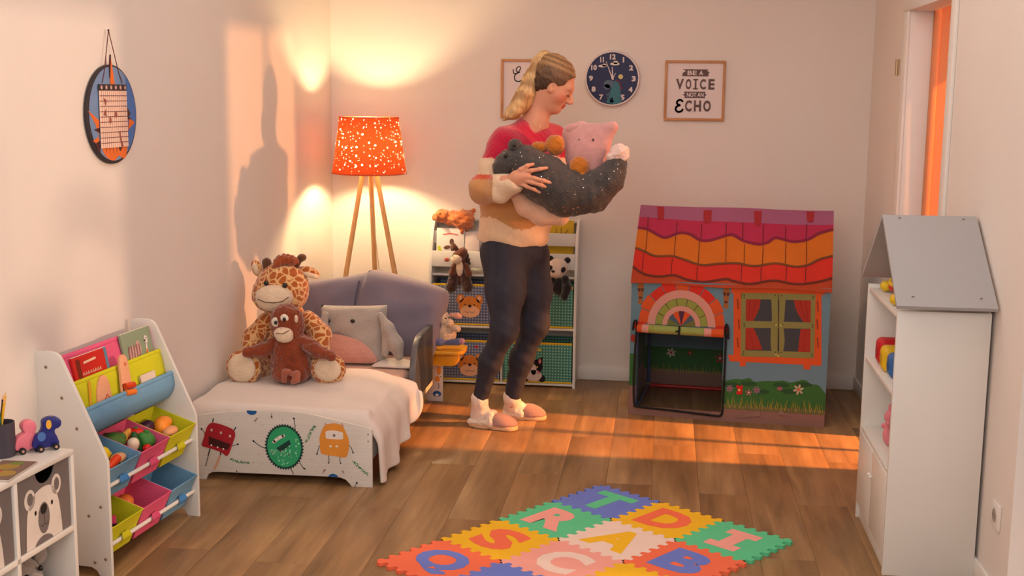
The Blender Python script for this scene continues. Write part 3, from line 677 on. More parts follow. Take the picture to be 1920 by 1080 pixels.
def bin_(z0, z1, x0, x1, mat, label, face):
    t_ = thing('fabric_box', label, 'storage box', 'fabric boxes in the toy organizer', loc=(-1.262+(x0+x1)/2, 6.566, z0))
    hw, h = (x1-x0)/2-.003, z1-z0
    m = MB(); d = .205; th = .006
    m.box((-hw, 0, 0), (hw, th, h), .002).box((-hw, d-th, 0), (hw, d, h), .002).box((-hw, th, 0), (-hw+th, d-th, h), .001).box((hw-th, th, 0), (hw, d-th, h), .001).box((-hw, th, 0), (hw, d-th, th), .001)
    bo = m.build('box_body', mat, t_)
    for (a, b) in ((h-.010, h+.002), (0, .010)): box('trim_band', (-hw-.001, -.0015, a), (hw+.001, .001, b), YT, t_, .0008)
    p = Print(lambda u, v, w_: (u, -w_*2, v))
    if face in ('fox', 'fox2'):
        cx, cz = (.02, .105) if face == 'fox' else (.022, .085); r = 1.0
        p.add(FOX, ell(cx, cz, .062, .058), spline([(cx-.066, cz+.062), (cx-.072, cz+.02), (cx-.04, cz+.03), (cx-.035, cz+.062)], 4, True), spline([(cx+.066, cz+.062), (cx+.072, cz+.02), (cx+.04, cz+.03), (cx+.035, cz+.062)], 4, True))
        p.add(MUZ, ell(cx, cz-.028, .055, .034), ell(cx-.052, cz+.046, .010, .012), ell(cx+.052, cz+.046, .010, .012))
        p.add(NOSE, ell(cx, cz+.003, .010, .008), ell(cx-.026, cz+.010, .004), ell(cx+.026, cz+.010, .004)); p.add(NOSE, stroke([(cx-.028, cz-.028), (cx-.012, cz-.036), (cx, cz-.028), (cx+.012, cz-.036), (cx+.028, cz-.028)], .0022))
    if face == 'cat':
        cx, cz = -.02, .07; BK, WH, PK = C(36, 30, 36, .9), C(222, 204, 200, .9), C(214, 130, 130, .9)
        p.add(BK, ell(cx, cz+.02, .050, .042), [(cx-.046, cz+.028), (cx-.05, cz+.078), (cx-.01, cz+.058)], [(cx+.046, cz+.028), (cx+.05, cz+.078), (cx+.01, cz+.058)], ell(cx-.045, cz-.045, .02), ell(cx+.045, cz-.045, .02))
        p.add(WH, ell(cx, cz-.03, .046, .032), ell(cx, cz+.004, .016, .030)); p.add(BK, ell(cx, cz-.004, .009, .006), ell(cx-.05, cz-.05, .014), ell(cx+.05, cz-.05, .014)); p.add(PK, ell(cx-.028, cz-.012, .008), ell(cx+.028, cz-.012, .008), ell(cx+.034, cz+.052, .008, .014))
        p.add(C(220, 200, 90, .9), ell(cx-.02, cz+.02, .005), ell(cx+.02, cz+.02, .005))
        p.build('animal_face', t_); p = Print(lambda u, v, w_: (u, -w_*2, v)); p.add(C(196, 40, 50, .9), ell(cx-.06, .195, .007)); p.build('heart_print', t_); p = Print(lambda u, v, w_: (u, -w_*2, v)); p.add(C(214, 190, 70, .9), ell(cx+.03, .185, .011, .008))
    if face == 'fox2': p.add(C(190, 40, 50, .9), ell(.06, .19, .010, .008))
    if p.F: p.build('duck_print' if face == 'cat' else 'animal_face', t_)
    return t_
bin_(.334, .562, .018, .398, GB, 'blue gingham fabric box with a fox face, upper row', 'fox')
bin_(.334, .562, .414, .797, GG, 'green gingham fabric box in the upper row under the panda', 'none')
bin_(.024, .250, .018, .398, GB, 'blue gingham fabric box with a fox face, bottom row', 'fox2')
bin_(.024, .250, .414, .797, GG, 'green gingham fabric box with a black and white cat, bottom row', 'cat')
# books in its slots
def book(name, lo, hi, cover, label, parent_fn=None, pages=True, group=None, loc=None, rot=(0, 0, 0)):
    t_ = thing(name, label, 'book', group, loc=loc); t_.rotation_euler = rot
    MB().box(lo, hi, .001).build('cover', cover, t_)
    box('pages', (lo[0]+.002, lo[1]+.001, lo[2]+.002), (hi[0]-.002, hi[1]-.001, hi[2]+.0006), C(236, 226, 210), t_, 0)
    return t_
b1 = book('picture_book', (0, 0, 0), (.155, .012, .20), C(230, 222, 216), 'white picture book with an animal drawing in the organizer slot', loc=(-1.228, 6.594, .664), rot=(-.12, 0, 0))
q = Print(lambda u, v, w_: (u, -w_*2, v)); q.add(C(226, 120, 100), stroke([(.035, .165), (.075, .172), (.12, .165)], .006)); q.add(C(96, 62, 48), ell(.085, .125, .012, .018), ell(.06, .095, .02, .010, .2), ell(.10, .08, .022, .010, -.5), ell(.088, .10, .008, .03)); q.add(C(190, 206, 40), stroke([(.012, .10), (.02, .08), (.02, .06)], .018)); q.build('cover_print', b1)
b2 = book('picture_book', (0, 0, 0), (.08, .01, .18), C(214, 196, 190), 'pale grey booklet next to the white picture book', loc=(-1.070, 6.596, .664), rot=(-.12, 0, 0))
b3 = book('picture_book', (0, 0, 0), (.15, .01, .215), C(206, 170, 34), 'yellow book in the organizer slot above the panda', loc=(-.628, 6.668, .70), rot=(-.12, 0, 0))
q = Print(lambda u, v, w_: (u, -w_*2, v)); q.add(C(120, 96, 30), stroke([(.05, .13), (.055, .17)], .004), stroke([(.08, .125), (.08, .175)], .004), stroke([(.10, .14), (.12, .165)], .004)); q.build('cover_print', b3)

# ---------------------------------------------------------------- clock and pictures
clk = thing('wall_clock', 'round dark blue wall clock with white numerals and a dinosaur', 'clock')
cx, cz = -.291, 1.684; cf = lambda u, v, w_: Vector((cx+u, 6.774-w_, cz+v))
MB().lathe([(.001, .0), (.150, .0), (.150, .024), (.146, .030), (.140, .030), (.139, .022), (.001, .022)], n=56, fn=lambda p: Vector((cx+p.x, 6.800-p.z, cz+p.y))).build('clock_rim', C(224, 208, 206, .4), clk)
fc = MB().prism(ell(0, 0, .140, n=56), lambda u, v, w_: Vector((cx+u, 6.777-w_, cz+v)), 0, .002).build('clock_face', C(34, 42, 84, .5), clk)
p = Print(lambda u, v, w_: (cx+u, 6.7748-w_, cz+v))
TEAL, GRT = C(56, 116, 130), C(88, 106, 128)
p.add(TEAL, clipv(spline([(-.03, -.13), (-.015, -.09), (-.005, -.05), (.005, -.02), (.02, -.012), (.038, -.03), (.046, -.07), (.052, -.11), (.058, -.135)], 4)+[(.02, -.139)], -.139))
p.add(GRT, ell(-.018, -.030, .028, .022), ell(-.028, -.045, .018, .014)); p.add(C(120, 40, 52), [(.018, -.012), (.030, -.002), (.034, -.022)], [(.034, -.022), (.050, -.020), (.044, -.042)], [(.042, -.042), (.058, -.046), (.048, -.066)]); p.add(C(70, 96, 110), ell(-.02, -.085, .012, .006, .5), ell(-.018, -.105, .012, .006, -.3))
p.build('dinosaur_print', fc); p = Print(lambda u, v, w_: (cx+u, 6.7748-w_, cz+v))
p.add(C(226, 214, 204), ell(-.055, .066, .022, .007), ell(-.045, .071, .012, .008)); p.build('cloud_print', fc); p = Print(lambda u, v, w_: (cx+u, 6.7748-w_, cz+v)); p.add(C(226, 214, 204), ell(.012, .078, .026, .008), ell(.016, .086, .014, .009))
p.build('cloud_print', fc); p = Print(lambda u, v, w_: (cx+u, 6.7748-w_, cz+v)); p.add(C(214, 196, 130), ell(.045, .010, .013)); p.build('moon_print', fc)
NUM = C(222, 208, 206)
for i in range(1, 13):
    a = PI/2-i*PI/6; r_ = .116; w2 = .013 if i < 10 else .0185; x, y = r_*math.cos(a), r_*math.sin(a)
    if i == 1: w2 = .0045
    if i == 11: w2 = .0115
    p = Print(lambda u, v, w_: (cx+u, 6.7748-w_, cz+v)); p.text(NUM, str(i), x-w2*.85, y-.0145, x+w2*.85, y+.0145, .05); p.build('numeral', fc)
for nm, pts, w_, off in (('minute_hand', [(.004, -.008), (-.035, .090)], [.007, .003], .006), ('hour_hand', [(.004, -.008), (-.002, .062)], [.009, .004], .004), ('alarm_hand', [(.002, -.004), (.018, .030)], [.004, .002], .003)):
    MB().prism(stroke(pts, w_), lambda u, v, w2, off=off: Vector((cx+u, 6.7748-off-w2, cz+v)), 0, .001).build(nm, NUM, clk)
ball('hand_pin', (cx, 6.767, cz), (.005, .003, .005), NUM, clk)
OAKF = M('oak_frame', (196, 140, 92), .5, var=.1, nscale=3, stretch=(3, 30, 3))
def picture(x0, x1, z0, z1, label):
    t_ = thing('framed_picture', label, 'picture'); f = .014
    for nm, lo, hi in (('frame_bar', (x0, 6.780, z0), (x1, 6.799, z0+f)), ('frame_bar', (x0, 6.780, z1-f), (x1, 6.799, z1)), ('frame_bar', (x0, 6.780, z0+f), (x0+f, 6.799, z1-f)), ('frame_bar', (x1-f, 6.780, z0+f), (x1, 6.799, z1-f))): box(nm, lo, hi, OAKF, t_, .002)
    pp = box('print_sheet', (x0+.004, 6.790, z0+.004), (x1-.004, 6.795, z1-.004), C(232, 218, 216, .75, var=.01), t_, 0)
    return t_, pp
t_, pp = picture(-.008, .316, 1.462, 1.784, 'oak-framed print reading BE A VOICE NOT AN ECHO right of the clock')
p = Print(lambda u, v, w_: (u, 6.790-w_, v)); GREY = C(104, 84, 84, .8); BGC = C(232, 218, 216, .75, var=.01)
xc = .157
p.add(GREY, [(xc-.070, 1.737), (xc-.052, 1.729), (xc-.070, 1.717), (xc-.072, 1.700), (xc+.068, 1.700), (xc+.068, 1.712), (xc+.074, 1.722), (xc+.060, 1.730), (xc+.068, 1.737)], [(xc-.062, 1.618), (xc-.054, 1.607), (xc-.068, 1.601), (xc-.054, 1.594), (xc-.058, 1.584), (xc+.055, 1.584), (xc+.052, 1.595), (xc+.064, 1.602), (xc+.052, 1.608), (xc+.056, 1.618)])
p.text(BGC, 'BE', xc-.044, 1.706, xc+.006, 1.730, .02).text(BGC, 'A', xc+.018, 1.706, xc+.040, 1.730, .02).text(BGC, 'NOT AN', xc-.044, 1.590, xc+.046, 1.613, .02)
for s_, a, b in (('V', -.104, -.062), ('O', -.052, -.022), ('I', -.0035, .0055), ('C', .024, .056), ('E', .070, .102)): p.text(GREY, s_, xc+a, 1.630, xc+b, 1.686, .035)
p.add(GREY, rect(xc-.012, 1.630, xc+.014, 1.637), rect(xc-.012, 1.679, xc+.014, 1.686))
ep = spline([(xc-.066, 1.566), (xc-.078, 1.574), (xc-.094, 1.566), (xc-.094, 1.552), (xc-.080, 1.545), (xc-.096, 1.538), (xc-.102, 1.522), (xc-.090, 1.509), (xc-.072, 1.512), (xc-.064, 1.522)], 5)
p.add(GREY, *strokes(ep, .0105))
for s_, a, b in (('C', -.052, -.016), ('H', -.004, .034), ('O', .046, .086)): p.text(GREY, s_, xc+a, 1.512, xc+b, 1.572, .035)
p.build('lettering', pp)
t_, pp = picture(-.902, -.640, 1.462, 1.784, 'oak-framed print with a script capital E behind the woman')
p = Print(lambda u, v, w_: (u, 6.790-w_, v))
p.add(GREY, *strokes(spline([(-.836, 1.728), (-.832, 1.708), (-.815, 1.706), (-.800, 1.722), (-.795, 1.738), (-.806, 1.744), (-.818, 1.732), (-.816, 1.718), (-.800, 1.712)], 6), .0052)); p.add(GREY, *strokes(spline([(-.800, 1.712), (-.818, 1.706), (-.828, 1.688), (-.822, 1.668), (-.800, 1.664), (-.782, 1.678), (-.776, 1.700)], 6), .0056)); p.build('lettering', pp)

# ---------------------------------------------------------------- dinosaur calendar on the left wall
ca = thing('hanging_board', 'oval blue dinosaur board with a gridded paper sheet on the left wall', 'wall calendar')
uy = Vector((.05, 1, 0)).normalized(); nx = Vector((1, -.05, 0)).normalized()
cfn = frame_fn((wall_left_x(4.256)+.004, 4.256, 1.508), uy, (0, 0, 1), nx)
bd = MB().prism(ell(0, 0, .183, .177, n=56), cfn, .0, .011, .002).build('board', C(52, 46, 50), ca)
p = Print(lambda u, v, w_: cfn(u, v, .011+w_))
SKB, DOR, DBR = C(116, 142, 182), C(226, 112, 48), C(74, 42, 44)
p.add(SKB, ell(.004, .002, .172, .168, n=48))
p.add(C(74, 116, 186), clipv(ell(.004, .002, .172, .168, n=48), .105, None, 0))
p.add(DOR, [(-.176, .016), (-.14, .0), (-.10, -.02), (-.105, -.075), (-.13, -.03)], [(.165, -.03), (.12, -.015), (.11, -.06)], [(-.15, -.09), (-.11, -.075), (-.10, -.11)], spline([(-.085, -.125), (-.05, -.155), (0, -.165), (.03, -.15), (.05, -.155), (.08, -.16), (.10, -.12), (.09, -.10), (0, -.10), (-.08, -.10)], 4, True))
p.add(DBR, [(.095, .04), (.135, .0), (.12, -.01), (.14, -.02), (.10, -.02)], [(-.14, -.05), (-.10, -.045), (-.10, -.065)], [(-.135, -.10), (-.10, -.09), (-.10, -.13), (-.12, -.125)], *[[(x, -.10), (x+.008, -.10), (x+.004, -.145)] for x in (-.06, -.035, -.01, .015)], ell(.045, -.115, .012, .018))
p.build('board_print', bd)
MB().prism([(-.014, .085), (.022, .085), (.014, .125), (.006, .165), (-.006, .212), (-.012, .20), (-.012, .15)], cfn, .012, .015, .0005).build('horn_spike', DOR, ca)
MB().prism([(-.016, .13), (-.010, .17), (-.004, .212), (-.010, .212), (-.016, .18)], cfn, .0125, .0165).build('horn_dark_edge', DBR, ca)  # dark brown edge strip along the horn
sh_ = MB().prism(rect(-.102, -.118, .100, .085), cfn, .016, .017).build('paper_sheet', C(240, 206, 188, .7, var=.01), ca)
p = Print(lambda u, v, w_: cfn(u, v, .017+w_)); GL = C(150, 96, 92)
p.add(GL, *[rect(-.100+.2*i/14-.0007, -.117, -.100+.2*i/14+.0007, .084) for i in range(1, 14)]); p.add(C(104, 60, 66), *[rect(-.102, .085-.0185*i-.0011, .1, .085-.0185*i+.0011) for i in range(1, 11)])
p.add(C(150, 84, 74), ell(-.03, -.02, .008, .012), ell(.012, .0, .009, .012), stroke([(.035, -.06), (.045, -.10), (.055, -.118)], [.006, .012, .014]), *[[(-.06, .03), (-.075, .06), (-.05, .05)], [(-.08, .0), (-.06, .02), (-.055, -.005)]]); p.build('grid_print', sh_)
hd = MB().prism(rect(-.104, .085, .098, .107), cfn, .016, .0185).build('header_strip', C(58, 44, 48), ca)
p = Print(lambda u, v, w_: cfn(u, v, .0185+w_)); p.add(C(196, 160, 150), *[arcband(-.087+.0345*i, .096, .0045, .0075, 0, 2*PI, 12) for i in range(6)]); p.build('header_rings', hd)
nail = cfn(-.004, .297, .010)
ball('nail', nail, .004, C(60, 40, 40), ca)
for a in (-.055, .056): tube('hanging_string', [nail, cfn(a*.95, .150, .013), cfn(a*1.3 if a < 0 else a*1.35, .112, .014)], .0017, C(96, 44, 38), ca, 6)

# ---------------------------------------------------------------- play tent
tent = thing('play_tent', 'fabric play house tent with rainbow door arch, painted window and red-orange roof', 'play tent', loc=(-.14, 6.061, 0), rotz=math.radians(-5.77))
TW, TD, TE_, TRZ = .962, .66, .69, 1.036
def tex(r, g, b): return M('tent_cloth_%d_%d_%d' % (r, g, b), (r, g, b), .7, var=.05, nscale=6, sheen=.1)
SKY, GRASS, DGRASS, STRAW, PATH_ = tex(98, 134, 152), tex(46, 104, 46), tex(32, 78, 38), tex(150, 144, 48), tex(140, 104, 94)
def wav(u, v): return .0035*math.sin(9*u+3*v)+.003*math.sin(7*v-4*u+1)+.004*(math.sin(13*u)*max(0, .35-v))
ffn = lambda u, v, w_: (u, -w_+wav(u, v), v)
fp_ = Print(ffn, -.0008, .0002)
DU0, DU1, DV0, DV1 = .034, .462, .045, .445
fp_.add(SKY, rect(0, .31, DU0, TE_), rect(DU1, .165, TW, TE_), rect(DU0, DV1, DU1, TE_), grid=.04)
fp_.add(PATH_, rect(0, 0, DU0, .16), rect(DU1, 0, TW, .10), rect(DU0, 0, DU1, DV0), grid=.04)
gr_ = spline([(DU1, .205), (0.4802, 0.2061), (0.5232, 0.2173), (0.5616, 0.2177), (0.5948, 0.2258), (0.6194, 0.2084), (0.6668, 0.2154), (0.719, 0.2177), (0.7566, 0.2236), (0.7948, 0.2161), (0.8552, 0.2333), (0.8889, 0.2147), (0.9265, 0.2097), (TW, .168)], 4)
fp_.add(GRASS, [(DU1, .085)]+[(x, max(.166, z)) for x, z in gr_]+[(TW, .085)], rect(0, .15, DU0, .315), grid=.04)
front = fp_.build('front_panel', tent)
bk = Print(lambda u, v, w_: (u, TD-.01-w_, v), 0, 0)
bk.add(SKY, rect(0, .225, TW, TE_)); bk.add(GRASS, rect(0, .10, TW, .225)); bk.add(PATH_, rect(0, 0, TW, .10)); bp_ = bk.build('back_panel', tent)
fl2 = Print(lambda u, v, w_: (u, TD-.011-w_, v)); WFL, RFL = C(214, 196, 180, .8), C(190, 50, 40, .8)
def flower(P_, x, z, r, mt, ctr, n=5):
    P_.add(mt, *[ell(x+r*.62*math.cos(2*PI*k/n+.3), z+r*.62*math.sin(2*PI*k/n+.3), r*.42, r*.22, 2*PI*k/n+.3, 9) for k in range(n)]); P_.add(ctr, ell(x, z, r*.24, n=9))
flower(fl2, .148, .195, .026, WFL, RFL, 6); flower(fl2, .415, .178, .028, RFL, WFL); flower(fl2, .25, .20, .016, RFL, WFL); fl2.add(STRAW, *[[(x, .085), (x+.006, .085), (x+random.uniform(-.01, .016), .10+random.uniform(.02, .05))] for x in np.arange(.02, .94, .014)]); fl2.build('flower_print', bp_)
for x, nm in ((0, 'side_panel'), (TW, 'side_panel')):
    sp = Print(lambda u, v, w_, x=x: (x, u, v), 0, 0)
    sp.add(SKY, [(0, .34), (TD-.01, .34), (TD-.01, TE_), (TD/2, TRZ-.004), (0, TE_)]); sp.add(GRASS, rect(0, .15, TD-.01, .34)); sp.add(PATH_, rect(0, 0, TD-.01, .15)); sp.build(nm, tent)
# printed decor of the front
p = Print(ffn, .0006, .0003)
OBR, RBR, TPK, TGN = tex(206, 82, 28), tex(206, 42, 22), tex(206, 148, 136), tex(140, 150, 66)
ac = (0.252, 0.4708); AU, AV = ac
for k in range(9):
    a0, a1 = PI*k/9, PI*(k+1)/9-.02
    q_ = arcband(AU, AV, .165, .212+(.006 if k % 2 else 0), a0, a1, 5, 1.06); p.add((RBR, OBR, RBR)[k % 3] if k % 4 else OBR, clipv(q_, None, .684), grid=.04)
p.add(RBR, rect(.012, .445, .072, .480), rect(.418, .445, .476, .478), grid=.04)
p.add(TPK, arcband(AU, AV, .128, .168, 0, PI, 18, 1.07), grid=.04); p.add(tex(96, 93, 53), arcband(AU, AV, .092, .130, 0, PI, 18, 1.07), grid=.04)
for k in range(7): p.add(TGN, arcband(AU, AV, .094, .128, PI*k/7+.02, PI*(k+1)/7-.02, 5, 1.07), grid=.04)
p.add(TPK, arcband(AU, AV, .070, .094, 0, PI, 14, 1.07), grid=.04)
fan = [tex(109, 112, 54), tex(73, 91, 109), OBR, tex(77, 38, 68), OBR, tex(73, 91, 109), tex(109, 112, 54)]
for k in range(7): p.add(fan[k], [(AU, AV)]+[(AU+.070*math.cos(PI*k/7+PI/7*i/4), AV+.075*math.sin(PI*k/7+PI/7*i/4)) for i in range(5)], grid=.04)
p.build('rainbow_arch_print', front)
def lantern(c):
    p_ = Print(ffn, .0006, .0003); x, z = c
    p_.add(tex(154, 95, 43), ell(x, z+.035, .016, .018), [(x-.016, z+.04), (x+.016, z+.04), (x+.010, z-.03), (x-.010, z-.03)], ell(x, z-.042, .013, .013), ell(x, z+.058, .008))
    p_.add(C(90, 46, 30, .7), ell(x-.008, z+.016, .006, .008), ell(x+.008, z+.016, .006, .008), rect(x-.018, z+.02, x+.018, z+.025), ell(x, z-.022, .009, .006)); p_.build('lantern_print', front)
lantern((0.0458, 0.6231)); lantern((0.4662, 0.6217))
p = Print(ffn, .0006, .0003); DKP, CURT, WG = tex(57, 62, 69), tex(159, 44, 29), tex(130, 129, 72)
def q4(*c): return list(c)
p.add(OBR, q4((0.5005, 0.6514), (0.9172, 0.6642), (0.933, 0.3422), (0.5129, 0.3321)), q4((0.4884, 0.6812), (0.932, 0.6881), (0.9334, 0.6583), (0.4898, 0.6441)), q4((0.485, 0.3374), (0.9352, 0.3423), (0.9326, 0.3083), (0.494, 0.3047)), q4((0.5436, 0.3076), (0.5722, 0.3093), (0.5732, 0.2831), (0.5446, 0.2814)), q4((0.8487, 0.3089), (0.8831, 0.311), (0.8821, 0.286), (0.8519, 0.2864)), grid=.04)
p.add(DKP, q4((0.5413, 0.6421), (0.8859, 0.6527), (0.8951, 0.3512), (0.5534, 0.3391)), grid=.04)
p.add(CURT, q4((0.5586, 0.6204), (0.6313, 0.6239), (0.6289, 0.5788), (0.6132, 0.5386), (0.597, 0.5073), (0.5632, 0.5055)), q4((0.5644, 0.4762), (0.6026, 0.4782), (0.6263, 0.4319), (0.6507, 0.3709), (0.5688, 0.3662)), q4((0.7888, 0.6259), (0.871, 0.6298), (0.8763, 0.5186), (0.8411, 0.5167), (0.8136, 0.5545), (0.7981, 0.5872)), q4((0.8276, 0.4835), (0.8758, 0.4861), (0.878, 0.3727), (0.82, 0.3694), (0.8236, 0.4316)), grid=.04)
p.add(C(150, 30, 24, .8), *[stroke(pp_, .003) for pp_ in (q4((0.5808, 0.6102), (0.5792, 0.5143)), q4((0.608, 0.6115), (0.5921, 0.5206)), q4((0.5868, 0.4638), (0.6068, 0.3741)), q4((0.818, 0.6217), (0.847, 0.5282)), q4((0.8468, 0.6231), (0.8601, 0.5233)), q4((0.8494, 0.4779), (0.8477, 0.3766)))], grid=.04)
p.add(WG, q4((0.5368, 0.6463), (0.5608, 0.6475), (0.5689, 0.3354), (0.5469, 0.3364)), q4((0.8686, 0.6575), (0.8899, 0.6585), (0.8985, 0.348), (0.8791, 0.3491)), q4((0.5367, 0.6486), (0.8899, 0.6585), (0.8914, 0.6275), (0.5379, 0.6183)), q4((0.548, 0.3639), (0.8973, 0.3727), (0.8955, 0.3422), (0.5471, 0.3318)), q4((0.5422, 0.5101), (0.8923, 0.5194), (0.8938, 0.4882), (0.5436, 0.4751)), spline([(0.6801, 0.6486), (0.6898, 0.5257), (0.6864, 0.503), (0.6881, 0.4127), (0.6968, 0.3622), (0.7229, 0.3626), (0.7124, 0.6501)], 2), spline([(0.7189, 0.6504), (0.7316, 0.3631), (0.7489, 0.3641), (0.7547, 0.4277), (0.7452, 0.4948), (0.748, 0.5287), (0.7501, 0.6519)], 2), grid=.04)
p.add(C(60, 46, 30, .8), stroke([(0.7157, 0.6503), (0.7277, 0.3527)], .003), *[ell(*c_, .0032, n=8) for c_ in ((0.5524, 0.637), (0.5529, 0.6269), (0.8787, 0.6469), (0.8793, 0.6358), (0.6998, 0.6439), (0.731, 0.6443), (0.5581, 0.4962), (0.5585, 0.4849), (0.7049, 0.5006), (0.7407, 0.5002), (0.8822, 0.5077), (0.8827, 0.4965), (0.5604, 0.3555), (0.5609, 0.3429), (0.7143, 0.3621), (0.7402, 0.3636), (0.887, 0.3631), (0.8876, 0.3519))], grid=.04)
p.add(C(196, 186, 90, .8), *[ell(*c_, .005, n=8) for c_ in ((0.7105, 0.4975), (0.7343, 0.4965), (0.7169, 0.3509), (0.7281, 0.3448))])
p.add(tex(116, 50, 24), *[stroke([c_, (c_[0]+.006, c_[1]-.05)], .005) for c_ in ((0.5204, 0.6186), (0.5298, 0.5174), (0.5279, 0.4265), (0.9, 0.6257), (0.9022, 0.5367), (0.9086, 0.4475))], grid=.04)
p.build('window_print', front)
p = Print(ffn, .0006, .0003)
p.add(DGRASS, *[ell(x, z-.008, .04, .012) for x, z in ((0.5096, 0.1954), (0.5908, 0.2056), (0.7479, 0.2081), (0.8559, 0.2175), (0.6545, 0.1698), (0.787, 0.1784))], grid=.04)
rg = random.Random(11)
p.add(STRAW, *[[(x, .070), (x+.006, .070), (x+rg.uniform(-.012, .016), rg.uniform(.10, .145))] for x in np.arange(.472, .95, .0095)], grid=.05)
p.add(tex(89, 105, 46), *[[(x, .064), (x+.008, .064), (x+rg.uniform(-.012, .016), rg.uniform(.085, .125))] for x in np.arange(.476, .95, .011)], grid=.05)
LAV = tex(123, 111, 123)
flower(p, *(0.5001, 0.1672), .020, LAV, RFL, 7); p.add(C(196, 30, 24, .8), spline([(0.5316, 0.1868), (0.5486, 0.1829), (0.5628, 0.1878), (0.5628, 0.1638), (0.5607, 0.1436), (0.5455, 0.1401), (0.5332, 0.1443), (0.5388, 0.1622)], 3, True), grid=.03); p.add(C(226, 190, 110, .8), ell(*(0.547, 0.1628), .006)); flower(p, *(0.5939, 0.1533), .017, tex(164, 102, 102), WFL); flower(p, *(0.6316, 0.1683), .020, LAV, RFL, 7); p.add(tex(140, 88, 93), ell(*(0.7419, 0.1829), .014, .010)); flower(p, *(0.8316, 0.1838), .026, tex(181, 169, 143), OBR, 6)
p.add(tex(147, 45, 34), ell(.014, .395, .012, .02), grid=.03)
p.add(tex(143, 111, 98), [(0.5308, 0.0208), (0.6491, 0.0693), (0.6552, 0.0396)], [(0.7442, 0.0759), (0.8023, 0.0499), (0.7406, 0.0506)], grid=.04)
tag(p.build('garden_print', front), kind='stuff')
# roof
RFN = lambda u, v, w_: None
ry, rz = .33/.4781, .346/.4781
def rfn(u, v, w_): return (u, -.012+v*ry*1.02-w_*rz, TE_-.012+v*rz*1.025+w_*ry+.004*math.sin(u*11+v*5)*(1-v))
RL = .478
p = Print(rfn, 0, .0003)
MAG, RLAV, ROR, RRD, RUST, DMAG = tex(176, 34, 74), tex(158, 88, 122), tex(204, 104, 14), tex(204, 40, 20), tex(172, 60, 20), tex(128, 22, 58)
m1_ = spline([(0.0065, 0.3291), (0.0481, 0.3223), (0.127, 0.2787), (0.1602, 0.2845), (0.2117, 0.3124), (0.266, 0.3063), (0.3153, 0.2746), (0.362, 0.2725), (0.4396, 0.3014), (0.479, 0.3074), (0.5337, 0.2721), (0.6066, 0.2546), (0.6515, 0.2692), (0.6892, 0.3001), (0.7676, 0.2829), (0.8381, 0.2986), (0.895, 0.3386), (0.9556, 0.3622)], 4)
m2_ = spline([(0.0096, 0.2012), (0.0487, 0.1821), (0.1048, 0.1581), (0.1843, 0.1653), (0.2455, 0.1501), (0.3334, 0.1231), (0.4113, 0.1336), (0.5087, 0.1385), (0.5938, 0.1225), (0.6957, 0.1439), (0.7856, 0.1323), (0.8486, 0.1476), (0.8985, 0.1825), (0.9582, 0.2057)], 4)
m3_ = spline([(0.0013, 0.0881), (0.0555, 0.0498), (0.1299, 0.0357), (0.2078, 0.0496), (0.2752, 0.0288), (0.3539, 0.0234), (0.4561, 0.0465), (0.4954, 0.0366), (0.5799, 0.0195), (0.6872, 0.0413), (0.789, 0.0285), (0.8766, 0.0451), (0.9604, 0.0773)], 4)
def edge(c): return [(-.004, c[0][1])]+[(max(0, min(TW, x)), z) for x, z in c]+[(TW+.004, c[-1][1])]
m1_, m2_, m3_ = edge(m1_), edge(m2_), edge(m3_)
mt_ = [(-.004, .40), (.3, .392), (.6, .385), (TW+.004, .392)]
p.add(RUST, [(-.004, -.004), (TW+.004, -.004)]+m3_[::-1], grid=.05); p.add(RRD, m3_+m2_[::-1], grid=.05); p.add(ROR, m2_+m1_[::-1], grid=.05); p.add(MAG, m1_+mt_[::-1], grid=.05); p.add(RLAV, mt_+[(TW+.004, RL), (-.004, RL)], grid=.05)
roof = p.build('roof_front', tent)
p = Print(rfn, .0022, .0004)
p.add(DMAG, stroke(m1_, .017), grid=.05); p.add(tex(109, 61, 26), stroke(m2_, .012), grid=.05); p.add(tex(100, 34, 22), stroke(m3_, .012), grid=.05)
p.add(tex(159, 34, 42), *[q_ for q_ in ([(0.0816, 0.4709), (0.1181, 0.4706), (0.1234, 0.3903), (0.0928, 0.389)], [(0.3203, 0.4576), (0.3622, 0.4575), (0.364, 0.385), (0.3447, 0.3738), (0.326, 0.3816)], [(0.5732, 0.4591), (0.613, 0.4607), (0.6124, 0.3768), (0.5979, 0.3634), (0.5807, 0.3771)], [(0.832, 0.4696), (0.8724, 0.4712), (0.8676, 0.4047), (0.8384, 0.4034)])], grid=.05)
LN = tex(92, 30, 30)
p.add(LN, *[stroke([a, b], .0035) for a, b in (((0.0424, 0.4), (0.0473, 0.3308)), ((0.1927, 0.3759), (0.1949, 0.3116)), ((0.3179, 0.3727), (0.3203, 0.2791)), ((0.4414, 0.378), (0.4427, 0.3057)), ((0.5223, 0.3814), (0.5281, 0.2785)), ((0.6255, 0.3773), (0.6268, 0.268)), ((0.7353, 0.3694), (0.7347, 0.298)), ((0.8354, 0.3948), (0.8347, 0.3026)))], grid=.05)
p.add(tex(101, 51, 21), *[stroke([a, b], .0035) for a, b in (((0.0476, 0.3137), (0.0516, 0.1864)), ((0.1934, 0.2903), (0.196, 0.1684)), ((0.3149, 0.262), (0.3185, 0.129)), ((0.446, 0.2848), (0.4531, 0.1439)), ((0.5381, 0.2514), (0.5423, 0.1419)), ((0.6299, 0.2433), (0.6306, 0.1325)), ((0.7389, 0.2733), (0.7404, 0.1462)), ((0.8384, 0.2862), (0.8409, 0.1512)))], grid=.05)
